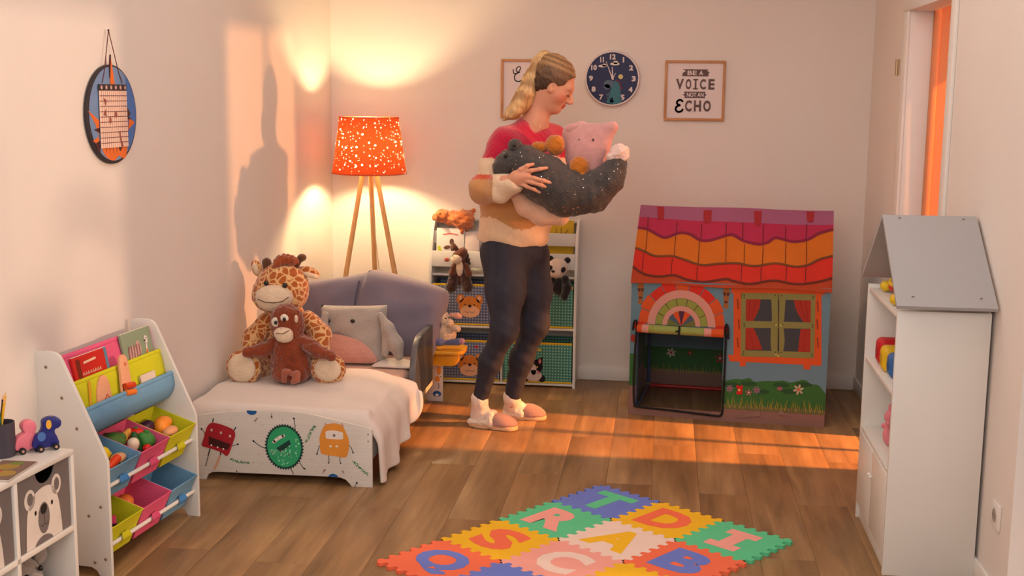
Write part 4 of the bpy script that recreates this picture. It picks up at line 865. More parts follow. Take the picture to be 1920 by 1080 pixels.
p.add(LN, *[stroke([a, b], .003) for a, b in (((0.0415, 0.1734), (0.0467, 0.0575)), ((0.1889, 0.1514), (0.1914, 0.0487)), ((0.3158, 0.1124), (0.3198, 0.0272)), ((0.5321, 0.1275), (0.5342, 0.0346)), ((0.6263, 0.116), (0.6272, 0.0317)), ((0.7474, 0.1303), (0.7476, 0.0382)), ((0.8395, 0.135), (0.8389, 0.0431)))], grid=.05)
p.build('shingle_print', roof)
rb_ = Print(lambda u, v, w_: (u, TD+.002-v*ry, TE_-.012+v*rz*1.025), 0, 0); rb_.add(RRD, rect(-.004, -.004, TW+.004, RL-.002)); rb_.build('roof_back', tent)
# rolled door flap, binding, mesh, poles
seg = [(.034, .062, OBR), (.062, .094, TPK), (.094, .12, TGN), (.12, .365, tex(143, 157, 81)), (.365, .40, TPK), (.40, .462, OBR)]
mb = MB(); mts = []
for i, (a, b, m_) in enumerate(seg):
    if m_ not in mts: mts.append(m_)
    mb.tube([(a+(b-a)*k/3, -.012+.003*math.sin(a*30+k), .438-.012*(a+(b-a)*k/3)+.012) for k in range(4)], .021, 12, mi=mts.index(m_))
mb.build('rolled_flap', mts, tent)
BLK = C(26, 24, 26, .8)
tube('flap_tie', [(.245, -.034, .475), (.247, -.040, .455), (.243, -.037, .43), (.247, -.034, .408)], .005, BLK, tent); tube('flap_tie', [(.243, -.038, .452), (.228, -.040, .445)], .004, BLK, tent)
bind = spline([(.022, -.018, .485), (.026, -.016, .47), (.027, -.012, .40), (.022, -.010, .20), (.030, -.010, .085)], 4)+spline([(.034, -.010, .056), (.05, -.010, .046), (.25, -.010, .034), (.43, -.010, .024), (.455, -.010, .026)], 4)+spline([(.466, -.010, .036), (.470, -.010, .08), (.474, -.010, .25), (.476, -.012, .42), (.474, -.018, .47), (.470, -.020, .492)], 4)
def spl3(pts, n=5):
    out = []
    for i in range(len(pts)-1):
        g = lambda j: Vector(pts[max(0, min(len(pts)-1, j))]); p0, p1, p2, p3 = g(i-1), g(i), g(i+1), g(i+2)
        for k in range(n): t = k/n; out.append(.5*((2*p1)+(-p0+p2)*t+(2*p0-5*p1+4*p2-p3)*t*t+(-p0+3*p1-3*p2+p3)*t**3))
    return out+[Vector(pts[-1])]
bind = spl3([(.016, -.026, .440), (.020, -.026, .480), (.030, -.022, .488), (.034, -.014, .46), (.030, -.010, .40), (.024, -.010, .20), (.028, -.010, .08), (.034, -.010, .056), (.05, -.010, .046), (.25, -.010, .036), (.43, -.010, .026), (.455, -.010, .026), (.466, -.010, .036), (.470, -.010, .08), (.472, -.010, .25), (.472, -.012, .42), (.468, -.018, .47), (.474, -.022, .492), (.482, -.022, .47), (.484, -.018, .42)], 4)
tube('door_binding', bind, .0055, BLK, tent, 8)
mesh_m = bpy.data.materials.new('dark_mesh'); mesh_m.use_nodes = True
nt = mesh_m.node_tree; b_ = nt.nodes['Principled BSDF']; b_.inputs['Base Color'].default_value = (.02, .018, .018, 1); b_.inputs['Roughness'].default_value = .8; b_.inputs['Alpha'].default_value = .12
ms = Print(lambda u, v, w_: (u, -.004, v), 0, 0); ms.add(mesh_m, rect(DU0-.004, DV0-.012, DU1+.006, DV1)); ms.build('door_mesh', tent)
BLUP, REDP = C(52, 82, 130, .35), C(196, 30, 26, .35)
for x, y in ((.03, TD-.04), (TW-.03, TD-.04), (.03, .03), (TW-.03, .03)): tube('pole', [(x, y, .012), (x, y, TE_-.01)], .009, BLUP, tent)
tube('pole', [(.03, TD-.04, .012), (TW-.03, TD-.04, .012)], .010, REDP, tent); tube('pole', [(.03, .03, .012), (.03, TD-.04, .012)], .009, C(86, 96, 124, .35), tent); tube('pole', [(TW-.03, .03, .012), (TW-.03, TD-.04, .012)], .009, BLUP, tent)
tube('pole', [(.02, .33, TRZ-.03), (TW-.02, .33, TRZ-.03)], .009, YT, tent)
for x in (.03, TW-.03): tube('pole', [(x, .03, TE_-.012), (x, .31, TRZ-.045)], .008, REDP, tent); tube('pole', [(x, TD-.05, TE_-.012), (x, .33, TRZ-.045)], .008, REDP, tent)
for x in (.03, TW-.03): ball('pole_joint', (x, TD-.04, .014), .014, C(180, 150, 60, .4), tent); ball('pole_joint', (x, .03, .014), .014, C(180, 150, 60, .4), tent)

# ---------------------------------------------------------------- house-shaped shelf unit
hs = thing('house_shelf', 'white house-shaped shelf unit with a grey gabled roof at the right wall', 'shelf', loc=(.775, 4.08, 0))
HD, HWD = .298, .60
ROOFG = M('grey_roof_board', (172, 170, 172), .5, var=.01)
box('side_panel', (0, 0, 0), (HD, .016, .91), WHITE, hs, .0015); box('side_panel', (0, HWD-.016, 0), (HD, HWD, .91), WHITE, hs, .0015)
box('back_panel', (HD-.006, .016, .06), (HD, HWD-.016, .905), WHITE, hs, .001)
for z in (.078, .363, .632, .897): box('shelf', (.003, .016, z-.015), (HD-.006, HWD-.016, z), WHITE, hs, .001)
box('plinth', (.012, .016, 0), (.026, HWD-.016, .063), WHITE, hs, .001)
for a, b, k in ((.018, .299, .285), (.301, HWD-.018, .315)):
    d_ = box('cabinet_door', (-.001, a, .066), (.013, b, .346), WHITE, hs, .0015)
    ball('door_knob', (-.006, k, .255), (.007, .006, .006), TRIM, d_)
zr = 1.185
def roofp(sg):
    y0, y1 = (.300, -.052) if sg < 0 else (.300, HWD+.052); e = Vector((0, y1-y0, .925-zr)); nn = Vector((0, -sg*e.z if False else (e.z*-1 if sg > 0 else e.z), abs(e.y))).normalized()
    mb = MB(); c0 = Vector((0, y0, zr))
    mb.prism([(-.015, 0), (HD+.002, 0), (HD+.002, 1), (-.015, 1)], lambda u, v, w_: c0+Vector((u, 0, 0))+e*v+Vector((0, -e.z, e.y)).normalized()*(w_ if e.y > 0 else -w_), 0, .014, .0008)
    o = mb.build('roof_panel', ROOFG, hs, smooth=False)
    n_ = Vector((0, -e.z, e.y)).normalized()*(1 if e.y > 0 else -1)
    for u in (.04, HD-.045):
        for v in (.03, .90): ball('screw_cap', c0+Vector((u, 0, 0))+e*v+n_*.0145, (.005, .005, .002), C(122, 116, 112, .4), o, n=8, m=6)
roofp(-1); roofp(1)
MB().prism([(.0, .905), (HWD, .905), (.300, zr-.02)], lambda u, v, w_: Vector((HD-.008+w_, u, v)), 0, .006).build('gable_back', WHITE, hs)
# toys on it
sn = thing('toy_snake', 'yellow, red and green jointed wooden toy on the top shelf of the house unit', 'toy', loc=(.825, 4.40, .897))
for k in range(7):
    a = -.9+k*.35; ball('bead', (.04*math.cos(a*1.6)-.01, .16-.05*k, .022+.006*(k % 2)), (.022, .026, .020), (C(228, 190, 36, .4), C(200, 60, 44, .4), C(70, 128, 60, .4))[k % 3], sn)
MB().tube(spl3([(.02, .16, .045), (.0, .10, .052), (-.01, .04, .048), (.0, -.02, .05)]), .008, 8).build('top_strip', C(228, 190, 36, .4), sn)
def rblock(nm, label, c, s_, col):
    t_ = thing(nm, label, 'toy block', 'soft blocks on the house shelf', loc=c)
    MB().box((-s_, -s_, 0), (s_, s_, 2*s_), .022, 4).build('block_body', C(*col, .45), t_)
    MB().prism(ell(0, s_, s_*.45, n=20), lambda u, v, w_: Vector((-s_-w_, u, v)), -.0005, .0015).build('block_dimple', C(*[int(v*.86) for v in col], .45), t_)
rblock('toy_block', 'red rounded toy block on the middle shelf of the house unit', (.845, 4.545, .632), .048, (200, 28, 36))
rblock('toy_block', 'yellow rounded toy block between the red and the blue block', (.838, 4.43, .632), .045, (226, 184, 30))
rblock('toy_block', 'blue rounded toy block nearest on the middle house shelf', (.842, 4.33, .632), .042, (54, 104, 166))
pk = thing('toy_figure', 'small pink toy figure on the lowest open shelf of the house unit', 'toy', loc=(.835, 4.40, .363))
PINKP = C(226, 134, 146, .5)
skin('figure_body', [E_((0, 0, .04), (.026, .024, .04)), E_((0, .01, .105), (.022, .022, .026)), K_((0, -.02, .07), (-.015, -.045, .095), .010), K_((0, .025, .07), (-.015, .05, .06), .010)], .006, PINKP, pk)
for s_ in (-1, 1): ball('ear', (0, .01+s_*.02, .132), (.006, .010, .016), PINKP, pk, n=8, m=6)

# ---------------------------------------------------------------- puzzle mat
MO, MI, MJ, ML = Vector((-.216, 4.868, 0)), Vector((.80, -.60, 0)), Vector((-.60, -.80, 0)), .2973
def foam(r, g, b): return M('foam_%d_%d_%d' % (r, g, b), (r, g, b), .8, var=.02, bump=.08, bscale=300)
FB_, FG_, FY_, FO_, FP_, FW_ = foam(106, 124, 206), foam(92, 200, 146), foam(240, 186, 30), foam(240, 112, 76), foam(240, 164, 152), foam(238, 212, 198)
def wv(s_): return .0105*max(-1, min(1, 2.2*math.sin(2*PI*6*s_)))
def tile(i, j, m_, ch, lm, label):
    t_ = thing('foam_tile', label, 'puzzle mat tile', 'foam alphabet tiles on the floor')
    N_ = 72; e_ = .0005; o = []
    o += [(i+k/N_, j+wv(k/N_)/ML) for k in range(N_)]; o += [(i+1+wv(k/N_)/ML, j+k/N_) for k in range(N_)]
    o += [(i+1-k/N_, j+1+wv(1-k/N_)/ML) for k in range(N_)]; o += [(i+wv(1-k/N_)/ML, j+1-k/N_) for k in range(N_)]
    cx_, cy_ = i+.5, j+.5; o = [(cx_+(x-cx_)*.9985, cy_+(y-cy_)*.9985) for x, y in o]
    fn = lambda u, v, w_: MO+MI*(u*ML)+MJ*(v*ML)+Vector((0, 0, w_))
    bod = MB().prism(o, fn, .0005, .0135).build('tile_body', m_, t_, smooth=False)
    if ch:
        V, F = text_tris(ch, .05) if ch != 'I' else (None, None)
        cw = {'T': .60, 'I': .44, 'Q': .68, 'A': .66, 'R': .62, 'B': .60, 'D': .62}.get(ch, .58); chh = .66
        mb = MB()
        if ch == 'I':
            mb.prism([(.28, .18), (.72, .18), (.72, .34), (.60, .34), (.60, .66), (.72, .66), (.72, .82), (.28, .82), (.28, .66), (.40, .66), (.40, .34), (.28, .34)], lambda u, v, w_: fn(i+u, j+1-v, w_), .0135, .0146)
        else:
            mb._add([fn(i+.5-cw/2+cw*x, j+.5+chh/2-chh*y, .0146) for x, y in V], F)
            r_ = bmesh.ops.extrude_face_region(mb.bm, geom=mb.bm.faces[:])
            for v in [g for g in r_['geom'] if isinstance(g, bmesh.types.BMVert)]: v.co.z = .0135
        mb.build('letter', lm, t_, smooth=False)
for a in [(0, 0, FB_, 'T', FG_, 'blue foam mat tile with a green letter T'), (1, 0, FY_, 'D', FO_, 'yellow foam mat tile with an orange-red letter D'), (2, 0, FG_, 'I', FP_, 'green foam mat tile with a pink letter I'),
          (0, 1, FG_, 'R', FP_, 'green foam mat tile with a pink letter R'), (1, 1, FW_, 'A', FY_, 'cream foam mat tile with a yellow letter A'), (2, 1, FO_, 'B', FB_, 'orange-red foam mat tile with a blue letter B'),
          (0, 2, FY_, 'S', FO_, 'yellow foam mat tile with an orange letter S'), (1, 2, FP_, 'C', FW_, 'pink foam mat tile with a cream letter C'), (2, 2, FY_, None, None, 'yellow foam mat tile below the pink and orange-red tiles, cut by the frame'),
          (0, 3, FO_, 'Q', FB_, 'orange foam mat tile with a blue letter Q'), (1, 3, FB_, None, None, 'plain-looking blue foam mat tile below the pink letter tile')]: tile(*a)

# ---------------------------------------------------------------- children's bookcase with fabric slings and toy bins
BA = math.radians(-6); BL = Vector((-1.709, 4.298, 0)); BW_ = .625
BM = Matrix.Translation(BL) @ Matrix.Rotation(BA, 4, 'Z')
def bw(x, y, z): return BM @ Vector((x, y, z))
bc = thing('sling_bookcase', 'white childrens bookcase with coloured fabric slings along the left wall', 'bookcase', loc=BL, rotz=BA)
bprof = [(0, 0), (0, .395), (-.006, .412), (-.150, .722), (-.158, .738), (-.172, .748), (-.190, .752), (-.235, .752), (-.250, .747), (-.256, .735), (-.256, 0), (-.215, 0), (-.205, .018), (-.185, .028), (-.075, .028), (-.055, .018), (-.045, 0)]
for y in (-.015, -BW_):
    sp_ = MB().prism(bprof, lambda u, v, w_, y=y: Vector((u, y+w_, v)), 0, .015, .0015).build('side_panel', WHITE, bc)
    for u, v in ((-.208, .70), (-.155, .60), (-.105, .50), (-.03, .24), (-.075, .205), (-.02, .06), (-.06, .045), (-.205, .43), (-.20, .10)):
        ball('screw_cap', (u, y-.0008 if y < -.1 else y+.0155, v), (.0062, .0015, .0062), C(166, 140, 124, .4), sp_, n=10, m=6)
        ball('screw_socket', (u, y-.0018 if y < -.1 else y+.0165, v), (.003, .0010, .003), C(92, 74, 66, .4), sp_, n=8, m=4)
box('back_rail', (-.250, -BW_+.015, .50), (-.238, -.015, .57), WHITE, bc, .002)
box('back_rail', (-.250, -BW_+.015, .06), (-.238, -.015, .14), WHITE, bc, .002)
PKF, YLF, BLF = M('pink_fabric', (222, 92, 132), .9, var=.04, bump=.15, bscale=200), M('lime_fabric', (204, 202, 30), .9, var=.04, bump=.15, bscale=200), M('blue_fabric', (112, 158, 192), .9, var=.04, bump=.15, bscale=200)
for nm, mt_c, (rx, rz_), prof_ in (('pink', PKF, (-.190, .718), [(0, 0), (.008, -.025), (.02, -.07), (.03, -.11), (.025, -.135), (.0, -.145)]), ('lime', YLF, (-.143, .634), [(0, 0), (.008, -.02), (.016, -.06), (.024, -.10), (.018, -.125), (-.02, -.135)]), ('blue', BLF, (-.094, .552), [(0, 0), (.006, -.02), (.006, -.05), (-.012, -.085), (-.05, -.11), (-.09, -.105)])):
    r_ = tube('sling_rod', [(rx, -BW_+.012, rz_), (rx, -.012, rz_)], .0085, mt_c, bc, 14)
    pf = spline(prof_, 4)
    sl = MB().grid(lambda a, b, pf=pf, rx=rx, rz_=rz_: (lambda q: Vector((rx+.006+q[0]+.004*math.sin(a*9)*b, -BW_+.018+(BW_-.036)*a, rz_+q[1])))(pf[min(len(pf)-1, int(round(b*(len(pf)-1))))]), 20, len(pf)-1).build('fabric_sling', mt_c, bc, angle=180)
    sl.modifiers.new('t', 'SOLIDIFY').thickness = .003
for z in (.300, .098):
    tube('front_rail', [(-.020, -BW_+.012, z), (-.020, -.012, z)], .0075, WHITE, bc, 12); tube('back_support', [(-.215, -BW_+.012, z+.055), (-.215, -.012, z+.055)], .0075, WHITE, bc, 12)
# books and flat wooden toys in the slings
def at_bc(o, x, y, z, tilt=0, roll=0):
    o.matrix_basis = BM @ Matrix.Translation((x, y, z)) @ Matrix.Rotation(tilt, 4, 'Y') @ Matrix.Rotation(roll, 4, 'X'); return o
def bbook(label, y0, w_, h, z, x, cov, spine=None):
    t_ = thing('sling_book', label, 'book')
    MB().box((-.005, 0, 0), (.005, w_, h), .001).build('cover', cov, t_)
    box('pages', (-.0035, .002, .003), (.0035, w_+.0012, h+.0012), C(236, 226, 210), t_, 0)
    if spine: box('spine', (-.0055, w_-.014, 0), (.0058, w_+.0016, h+.0005), spine, t_, .0008)
    at_bc(t_, x, y0, z, -.20, 0); return t_
REDB = C(196, 34, 24, .5)
k1 = bbook('red picture book with pale lettering and a blue spine in the upper sling', -.545, .205, .155, .560, -.140, REDB, C(84, 130, 156, .5))
p = Print(lambda u, v, w_: (.005+w_, u, v)); p.add(C(120, 40, 20, .5), rect(.018, .075, .04, .145)); p.add(C(232, 196, 170, .6), stroke([(.06, .128), (.135, .132)], .008))
for r_, (z, a, b) in enumerate(((.092, .045, .165), (.074, .06, .15))):
    for k in range(int((b-a)/.014)): p.add(C(232, 196, 170, .6), stroke([(a+k*.014, z-.005), (a+k*.014+.005, z+.006), (a+k*.014+.009, z-.004)], .0036))
p.build('cover_lettering', k1)
k2 = bbook('sage green picture book with a drawn goose in the upper sling', -.235, .20, .165, .570, -.142, C(136, 152, 126, .5))
p = Print(lambda u, v, w_: (.005+w_, u, v)); p.add(C(190, 160, 150, .6), ell(.06, .08, .026, .035), ell(.10, .10, .018, .028)); p.add(C(150, 84, 96, .6), *[stroke([(.03+k*.018, .07), (.036+k*.018, .115)], .007) for k in range(5)]); p.add(C(214, 206, 200, .6), ell(.158, .12, .012, .016), stroke([(.158, .11), (.15, .08), (.16, .06)], .012)); p.add(C(40, 34, 36, .6), ell(.160, .124, .003), ell(.150, .118, .004)); p.add(C(206, 116, 50, .6), stroke([(.145, .055), (.155, .085)], .012)); p.add(C(96, 118, 92, .6), ell(.02, .03, .018, .02)); p.build('cover_print', k2)
PEACH = M('peach_wood', (232, 168, 130), .5, var=.05, nscale=3, stretch=(3, 3, 20))
w1 = thing('wooden_shape', 'flat oval peach wooden toy with a red line in the middle sling', 'toy')
MB().prism(ell(0, .07, .040, .078), lambda u, v, w_: Vector((w_, u, v)), -.004, .004, .001).build('oval_board', PEACH, w1)
p = Print(lambda u, v, w_: (.0042+w_, u, v)); p.add(C(190, 50, 36), stroke([(-.03, .03), (0, .062), (.012, .082), (.03, .070)], .0036)); p.build('red_line', w1)
at_bc(w1, -.098, -.47, .497, -.22, -.35)
w2 = thing('wooden_shape', 'tall peach wooden toy with red and orange wheels in the middle sling', 'toy')
MB().prism(spline([(-.03, 0), (-.032, .06), (-.028, .11), (-.026, .15), (-.018, .172), (0, .18), (.018, .172), (.026, .15), (.028, .11), (.032, .06), (.03, 0)], 3), lambda u, v, w_: Vector((w_, u, v)), -.005, .005, .001).build('tall_board', PEACH, w2)
p = Print(lambda u, v, w_: (.0052+w_, u, v)); p.add(C(206, 120, 76), ell(.004, .145, .007)); p.add(C(60, 30, 26), rect(-.031, .03, -.02, .075)); p.build('eye_print', w2)
for z, c_ in ((.066, (206, 66, 30)), (.042, (232, 122, 40))): MB().tube([(.012, -.028, z), (.012, .03, z+.004)], .011, 14).build('wooden_roller', C(*c_, .4), w2)
at_bc(w2, -.092, -.325, .505, -.22, -.18)
st = thing('wooden_stick', 'thin yellow stick standing in the middle sling beside the oval toy', 'stick'); tube('stick_shaft', [(0, 0, 0), (0, .035, .13)], .004, C(226, 160, 30, .5), st, 8); at_bc(st, -.100, -.545, .505, -.2, 0)
pg = thing('folded_paper', 'white folded paper standing in the front blue sling', 'paper'); MB().box((-.001, 0, 0), (.001, .10, .08), 0).box((-.006, 0, 0), (-.004, .10, .076), 0).build('paper_leaf', C(226, 206, 190), pg, smooth=False); at_bc(pg, -.096, -.21, .505, -.18, 0)
# bins
TB_ = math.radians(18)
def tbin(label, y0, y1, zb, mt_c):
    t_ = thing('toy_bin', label, 'toy bin', 'fabric bins in the sling bookcase')
    t_.matrix_basis = BM @ Matrix.Translation((-.040, (y0+y1)/2, zb)) @ Matrix.Rotation(TB_, 4, 'Y')
    hw, h, d = (y1-y0)/2-.002, .128, .178; th = .003; q = .010; m = MB()
    def wall(a0, a1, b0, b1):
        m._add([Vector(v) for v in (a0, a1, b1, b0)], [(0, 1, 2, 3)])
    Bf = [(-.012, -hw+q, 0), (-.012, hw-q, 0), (-d+.012, hw-q, 0), (-d+.012, -hw+q, 0)]; Tf = [(0, -hw, h), (0, hw, h), (-d, hw, h), (-d, -hw, h)]
    V = [Vector(v) for v in Bf+Tf]; m._add(V, [(0, 1, 2, 3)]+[(i, (i+1) % 4, 4+(i+1) % 4, 4+i) for i in range(4)])
    o = m.build('bin_body', mt_c, t_, smooth=False); md = o.modifiers.new('t', 'SOLIDIFY'); md.thickness = th; md.offset = -1
    rim = MB().tube([Vector(v) for v in Tf], .0032, 6, closed=True).build('bin_rim', mt_c, t_)
    MB().grid(lambda a, b: Vector((.001+.014*math.sin(PI*a), -.020+.04*b+(.018*(b-.5))*math.sin(PI*a), .040+.040*(1-a)+.0*b)), 8, 4).build('pull_tab', M(mt_c.name+'_tab', tuple(int(v) for v in {'pink_fabric': (206, 76, 118), 'lime_fabric': (196, 190, 20), 'blue_fabric': (64, 128, 190)}[mt_c.name]), .8), t_)
    return t_
y3 = [-.015-.001, -.208, -.402, -BW_+.031-.0]
y3 = [-.017, -.213, -.411, -.608]
tbin('lime bin in the upper row at the far end of the bookcase', y3[1], y3[0], .242, YLF); tbin('pink bin of toy vegetables in the middle of the upper row', y3[2], y3[1], .242, PKF); tbin('blue bin in the upper row behind the near side panel', y3[3], y3[2], .242, BLF)
tbin('blue bin in the lower row at the far end of the bookcase', y3[1], y3[0], .042, BLF); tbin('pink bin in the middle of the lower row', y3[2], y3[1], .042, PKF); tbin('lime bin in the lower row behind the near side panel', y3[3], y3[2], .042, YLF)
# what lies in them
def lump(name, label, x, y, z, prims, h, mt_c, extra=None):
    t_ = thing(name, label, 'toy', loc=bw(x, y, z+.012)); t_.scale = (1.15, 1.15, 1.15); skin(name+'_body', prims, h, mt_c, t_)
    if extra: extra(t_)
    return t_
GRN1, GRN2, GRN3 = C(74, 110, 40, .6), C(60, 124, 50, .5), C(44, 84, 40, .5)
lump('toy_cabbage', 'leafy dark green toy cabbage at the near back of the pink vegetable bin', -.135, -.365, .370, [E_((0, 0, 0), (.034, .034, .028), k=.004)]+[E_((.026*math.cos(a), .026*math.sin(a), .012*math.sin(3*a)), (.016, .012, .014), k=.004) for a in np.arange(0, 6.2, .7)], .005, GRN1)
lump('toy_pear', 'yellow-orange half of a toy fruit in the pink vegetable bin', -.120, -.305, .372, [K_((0, -.02, 0), (0, .02, .012), .015, .010)], .005, C(226, 160, 70, .5))
lump('toy_tomato', 'round red toy tomato at the back of the pink vegetable bin', -.105, -.262, .368, [E_((0, 0, 0), (.028, .028, .022))], .005, C(214, 34, 22, .3), lambda t_: ball('stalk', (0, 0, .022), (.007, .007, .004), GRN2, t_, n=8, m=5))
lump('toy_mushroom', 'small white toy mushroom in front of the vegetables in the pink bin', -.068, -.345, .356, [E_((0, 0, .008), (.018, .018, .016)), K_((0, 0, -.01), (0, 0, -.02), .010, .009)], .004, C(236, 214, 186, .4))
lump('toy_cucumber', 'dark green toy cucumber standing in the pink vegetable bin', -.070, -.310, .352, [K_((0, 0, -.02), (-.012, 0, .026), .014, .012)], .005, GRN3)
lump('toy_broccoli', 'big bright green toy pepper in the pink vegetable bin', -.060, -.265, .350, [E_((0, 0, 0), (.024, .030, .026), k=.004), E_((-.01, -.016, .018), (.014, .014, .014), k=.006), E_((-.01, .016, .018), (.014, .014, .014), k=.006)], .005, GRN2)
lump('toy_cherry', 'small red toy piece at the front of the pink vegetable bin', -.035, -.310, .338, [E_((0, 0, 0), (.014, .016, .013))], .004, C(206, 30, 24, .3))
lump('toy_eggplant', 'dark purple toy eggplant at the back of the upper lime bin', -.125, -.160, .365, [E_((0, 0, 0), (.028, .036, .022)), K_((0, .02, .0), (0, .04, -.004), .014, .010)], .005, C(62, 28, 50, .25))
lump('toy_carrot', 'chunky orange toy vegetable in the upper lime bin', -.085, -.100, .362, [K_((0, -.025, 0), (0, .028, .004), .022, .016), E_((-.01, 0, .014), (.016, .026, .012))], .005, C(236, 140, 40, .4))
lump('toy_potato', 'peach coloured toy potato at the front of the upper lime bin', -.050, -.120, .346, [E_((0, 0, 0), (.024, .036, .018))], .005, C(228, 158, 110, .5))
lump('toy_banana', 'bright yellow toy banana in the upper blue bin', -.085, -.515, .358, [K_((-.01, -.05, -.006), (.0, 0, .012), .012, .018), K_((0, 0, .012), (-.004, .05, -.004), .018, .010)], .005, C(234, 206, 20, .4))
lump('toy_bread', 'pale peach toy bread beside the toy banana in the upper blue bin', -.055, -.470, .345, [E_((0, 0, 0), (.020, .040, .016))], .005, C(226, 170, 120, .5))
lump('toy_chilli', 'red-orange toy chilli at the front of the upper blue bin', -.045, -.520, .338, [K_((0, -.036, -.004), (0, .030, .010), .014, .014)], .005, C(226, 66, 20, .35))
t_ = thing('toy_house_block', 'magenta block with a dark roof in the lower lime bin', 'toy block', loc=bw(-.068, -.520, .112), rotz=.5)
MB().prism([(-.03, 0), (.03, 0), (.03, .035), (0, .058), (-.03, .035)], lambda u, v, w_: Vector((w_, u, v)), -.024, .024, .002).build('block_body', C(196, 34, 80, .4), t_); box('roof_edge', (-.026, -.036, .034), (.026, -.03, .040), C(84, 24, 44, .4), t_, .001)
lump('toy_orange', 'orange toy ball at the back of the lower pink bin', -.120, -.330, .140, [E_((0, 0, 0), (.028, .028, .024))], .005, C(226, 120, 50, .5))
for k in range(4):
    t_ = thing('toy_rod', 'thin pink rod lying in the lower pink bin', 'toy rod', 'pink rods in the lower bin'); tube('rod_shaft', [bw(-.060-.012*k, -.400+.004*k, .128+.004*(k % 2)), bw(-.075-.010*k, -.285+.006*k, .108+.004*(k % 2))], .0035, C(206, 120, 140, .3), t_, 8)
t_ = thing('paper_bag', 'pale folded paper lying in the lower pink bin', 'paper', loc=bw(-.060, -.262, .094)); MB().grid(lambda a, b: Vector((-.03+.06*a, -.035+.07*b, .008*math.sin(a*5)*math.sin(b*4))), 8, 8).build('paper_fold', C(214, 196, 190), t_)
rg = random.Random(4)
bead0 = None
for k in range(14):
    t_ = thing('toy_bead', 'dark red toy bead in the lower blue bin', 'bead', 'dark red beads in the lower blue bin', loc=bw(-.105+.060*rg.random(), -.170+.11*rg.random(), .098+.012*rg.random()))
    if bead0 is None: bead0 = ball('bead_body', (0, 0, 0), .011, C(96, 22, 34, .3), t_, n=10, m=7)
    else: o = link(bpy.data.objects.new('bead_body', bead0.data), t_)

# ---------------------------------------------------------------- cube shelf with bear boxes
CA = math.radians(-4.4); CLc = Vector((-1.70, 3.31, 0)); CM = Matrix.Translation(CLc) @ Matrix.Rotation(CA, 4, 'Z')
def cw_(x, y, z): return CM @ Vector((x, y, z))
cu = thing('cube_shelf', 'white cube shelf with grey bear boxes in the near left corner', 'shelf', loc=CLc, rotz=CA)
CH, CD, CW = .551, .30, .30
box('top_board', (-CD, -4*CW+.28, CH-.016), (0, 0, CH), WHITE, cu, .0015)
box('bottom_board', (-CD, -4*CW+.28, .05), (0, 0, .066), WHITE, cu, .0015)
box('middle_board', (-CD+.005, -4*CW+.296, .306), (0, -.016, .322), WHITE, cu, .001)
for y in (-.016, -CW+.001, -2*CW+.018, -3*CW+.035): box('upright', (-CD+.004, y, .066), (0, y+.016, CH-.016), WHITE, cu, .001)
box('back_panel', (-CD, -.92, .05), (-CD+.004, 0, CH-.01), WHITE, cu, 0)
for y in (-.03, -.90): box('foot', (-.26, y-.02, 0), (-.04, y+.02, .05), WHITE, cu, .002)
BOXG = M('grey_box_fabric', (112, 102, 100), .9, var=.04, bump=.1, bscale=250)
BEARW = C(214, 204, 196, .9)
for i in range(3):
    yb, ya = -.019-.2835*i, -.295-.2835*i
    t_ = thing('bear_box', ('grey fabric box with a white bear face beside the near bookcase panel', 'grey fabric box with a white bear, cut by the picture edge', 'grey fabric box of the cube shelf beyond the picture edge')[i], 'storage box', 'bear boxes in the cube shelf', loc=cw_(0, 0, 0), rotz=CA)
    W_, H_ = yb-ya, .212; cy, cz0 = (ya+yb)/2, .3225
    def ff_(u, v, w_, cy=cy, cz0=cz0): return Vector((-.006+w_, cy+u, cz0+v))
    o = Print(ff_, 0, 0); hw = W_/2
    notch = [(hw-.002, .001), (hw-.002, H_)]+[(.015+.048*math.cos(a), H_-.042*math.sin(a)*(1 if True else 0)) for a in np.linspace(0, PI, 12)]+[(-hw+.002, H_), (-hw+.002, .001)]
    o.add(BOXG, notch); fo = o.build('box_front', t_); md = fo.modifiers.new('t', 'SOLIDIFY'); md.thickness = .004; md.offset = -1
    MB().box((-.27, ya+.002, .323), (-.012, ya+.005, .53), 0).box((-.27, yb-.005, .323), (-.012, yb-.002, .53), 0).box((-.27, ya+.002, .323), (-.266, yb-.002, .53), 0).box((-.27, ya+.002, .3225), (-.012, yb-.002, .326), 0).build('box_body', C(52, 46, 44, .9), t_, smooth=False)
    p = Print(ff_, .0006, .0003); cx = -.005
    p.add(BEARW, ell(cx-.060, .143, .026, .030), ell(cx+.072, .150, .024, .030), clipv(spline([(cx-.086, .0), (cx-.080, .07), (cx-.070, .115), (cx-.040, .150), (cx+.01, .162), (cx+.055, .150), (cx+.078, .110), (cx+.090, .05), (cx+.094, .0)], 5), .001))
    p.add(BOXG, ell(cx-.058, .145, .014, .018), ell(cx+.074, .150, .013, .019)); p.add(BOXG, ell(cx+.004, .072, .028, .046), clipv(ell(cx+.0, -.012, .05, .034), .001))
    p.add(C(30, 26, 28, .6), ell(cx+.004, .098, .016, .015), ell(cx-.036, .098, .005, .007), ell(cx+.046, .104, .005, .007)); p.add(C(60, 52, 50, .6), stroke([(cx+.004, .09), (cx+.005, .06)], .0022), stroke([(cx-.012, .056), (cx-.004, .048), (cx+.005, .058), (cx+.014, .048), (cx+.022, .056)], .0022)); p.build('bear_print', t_)
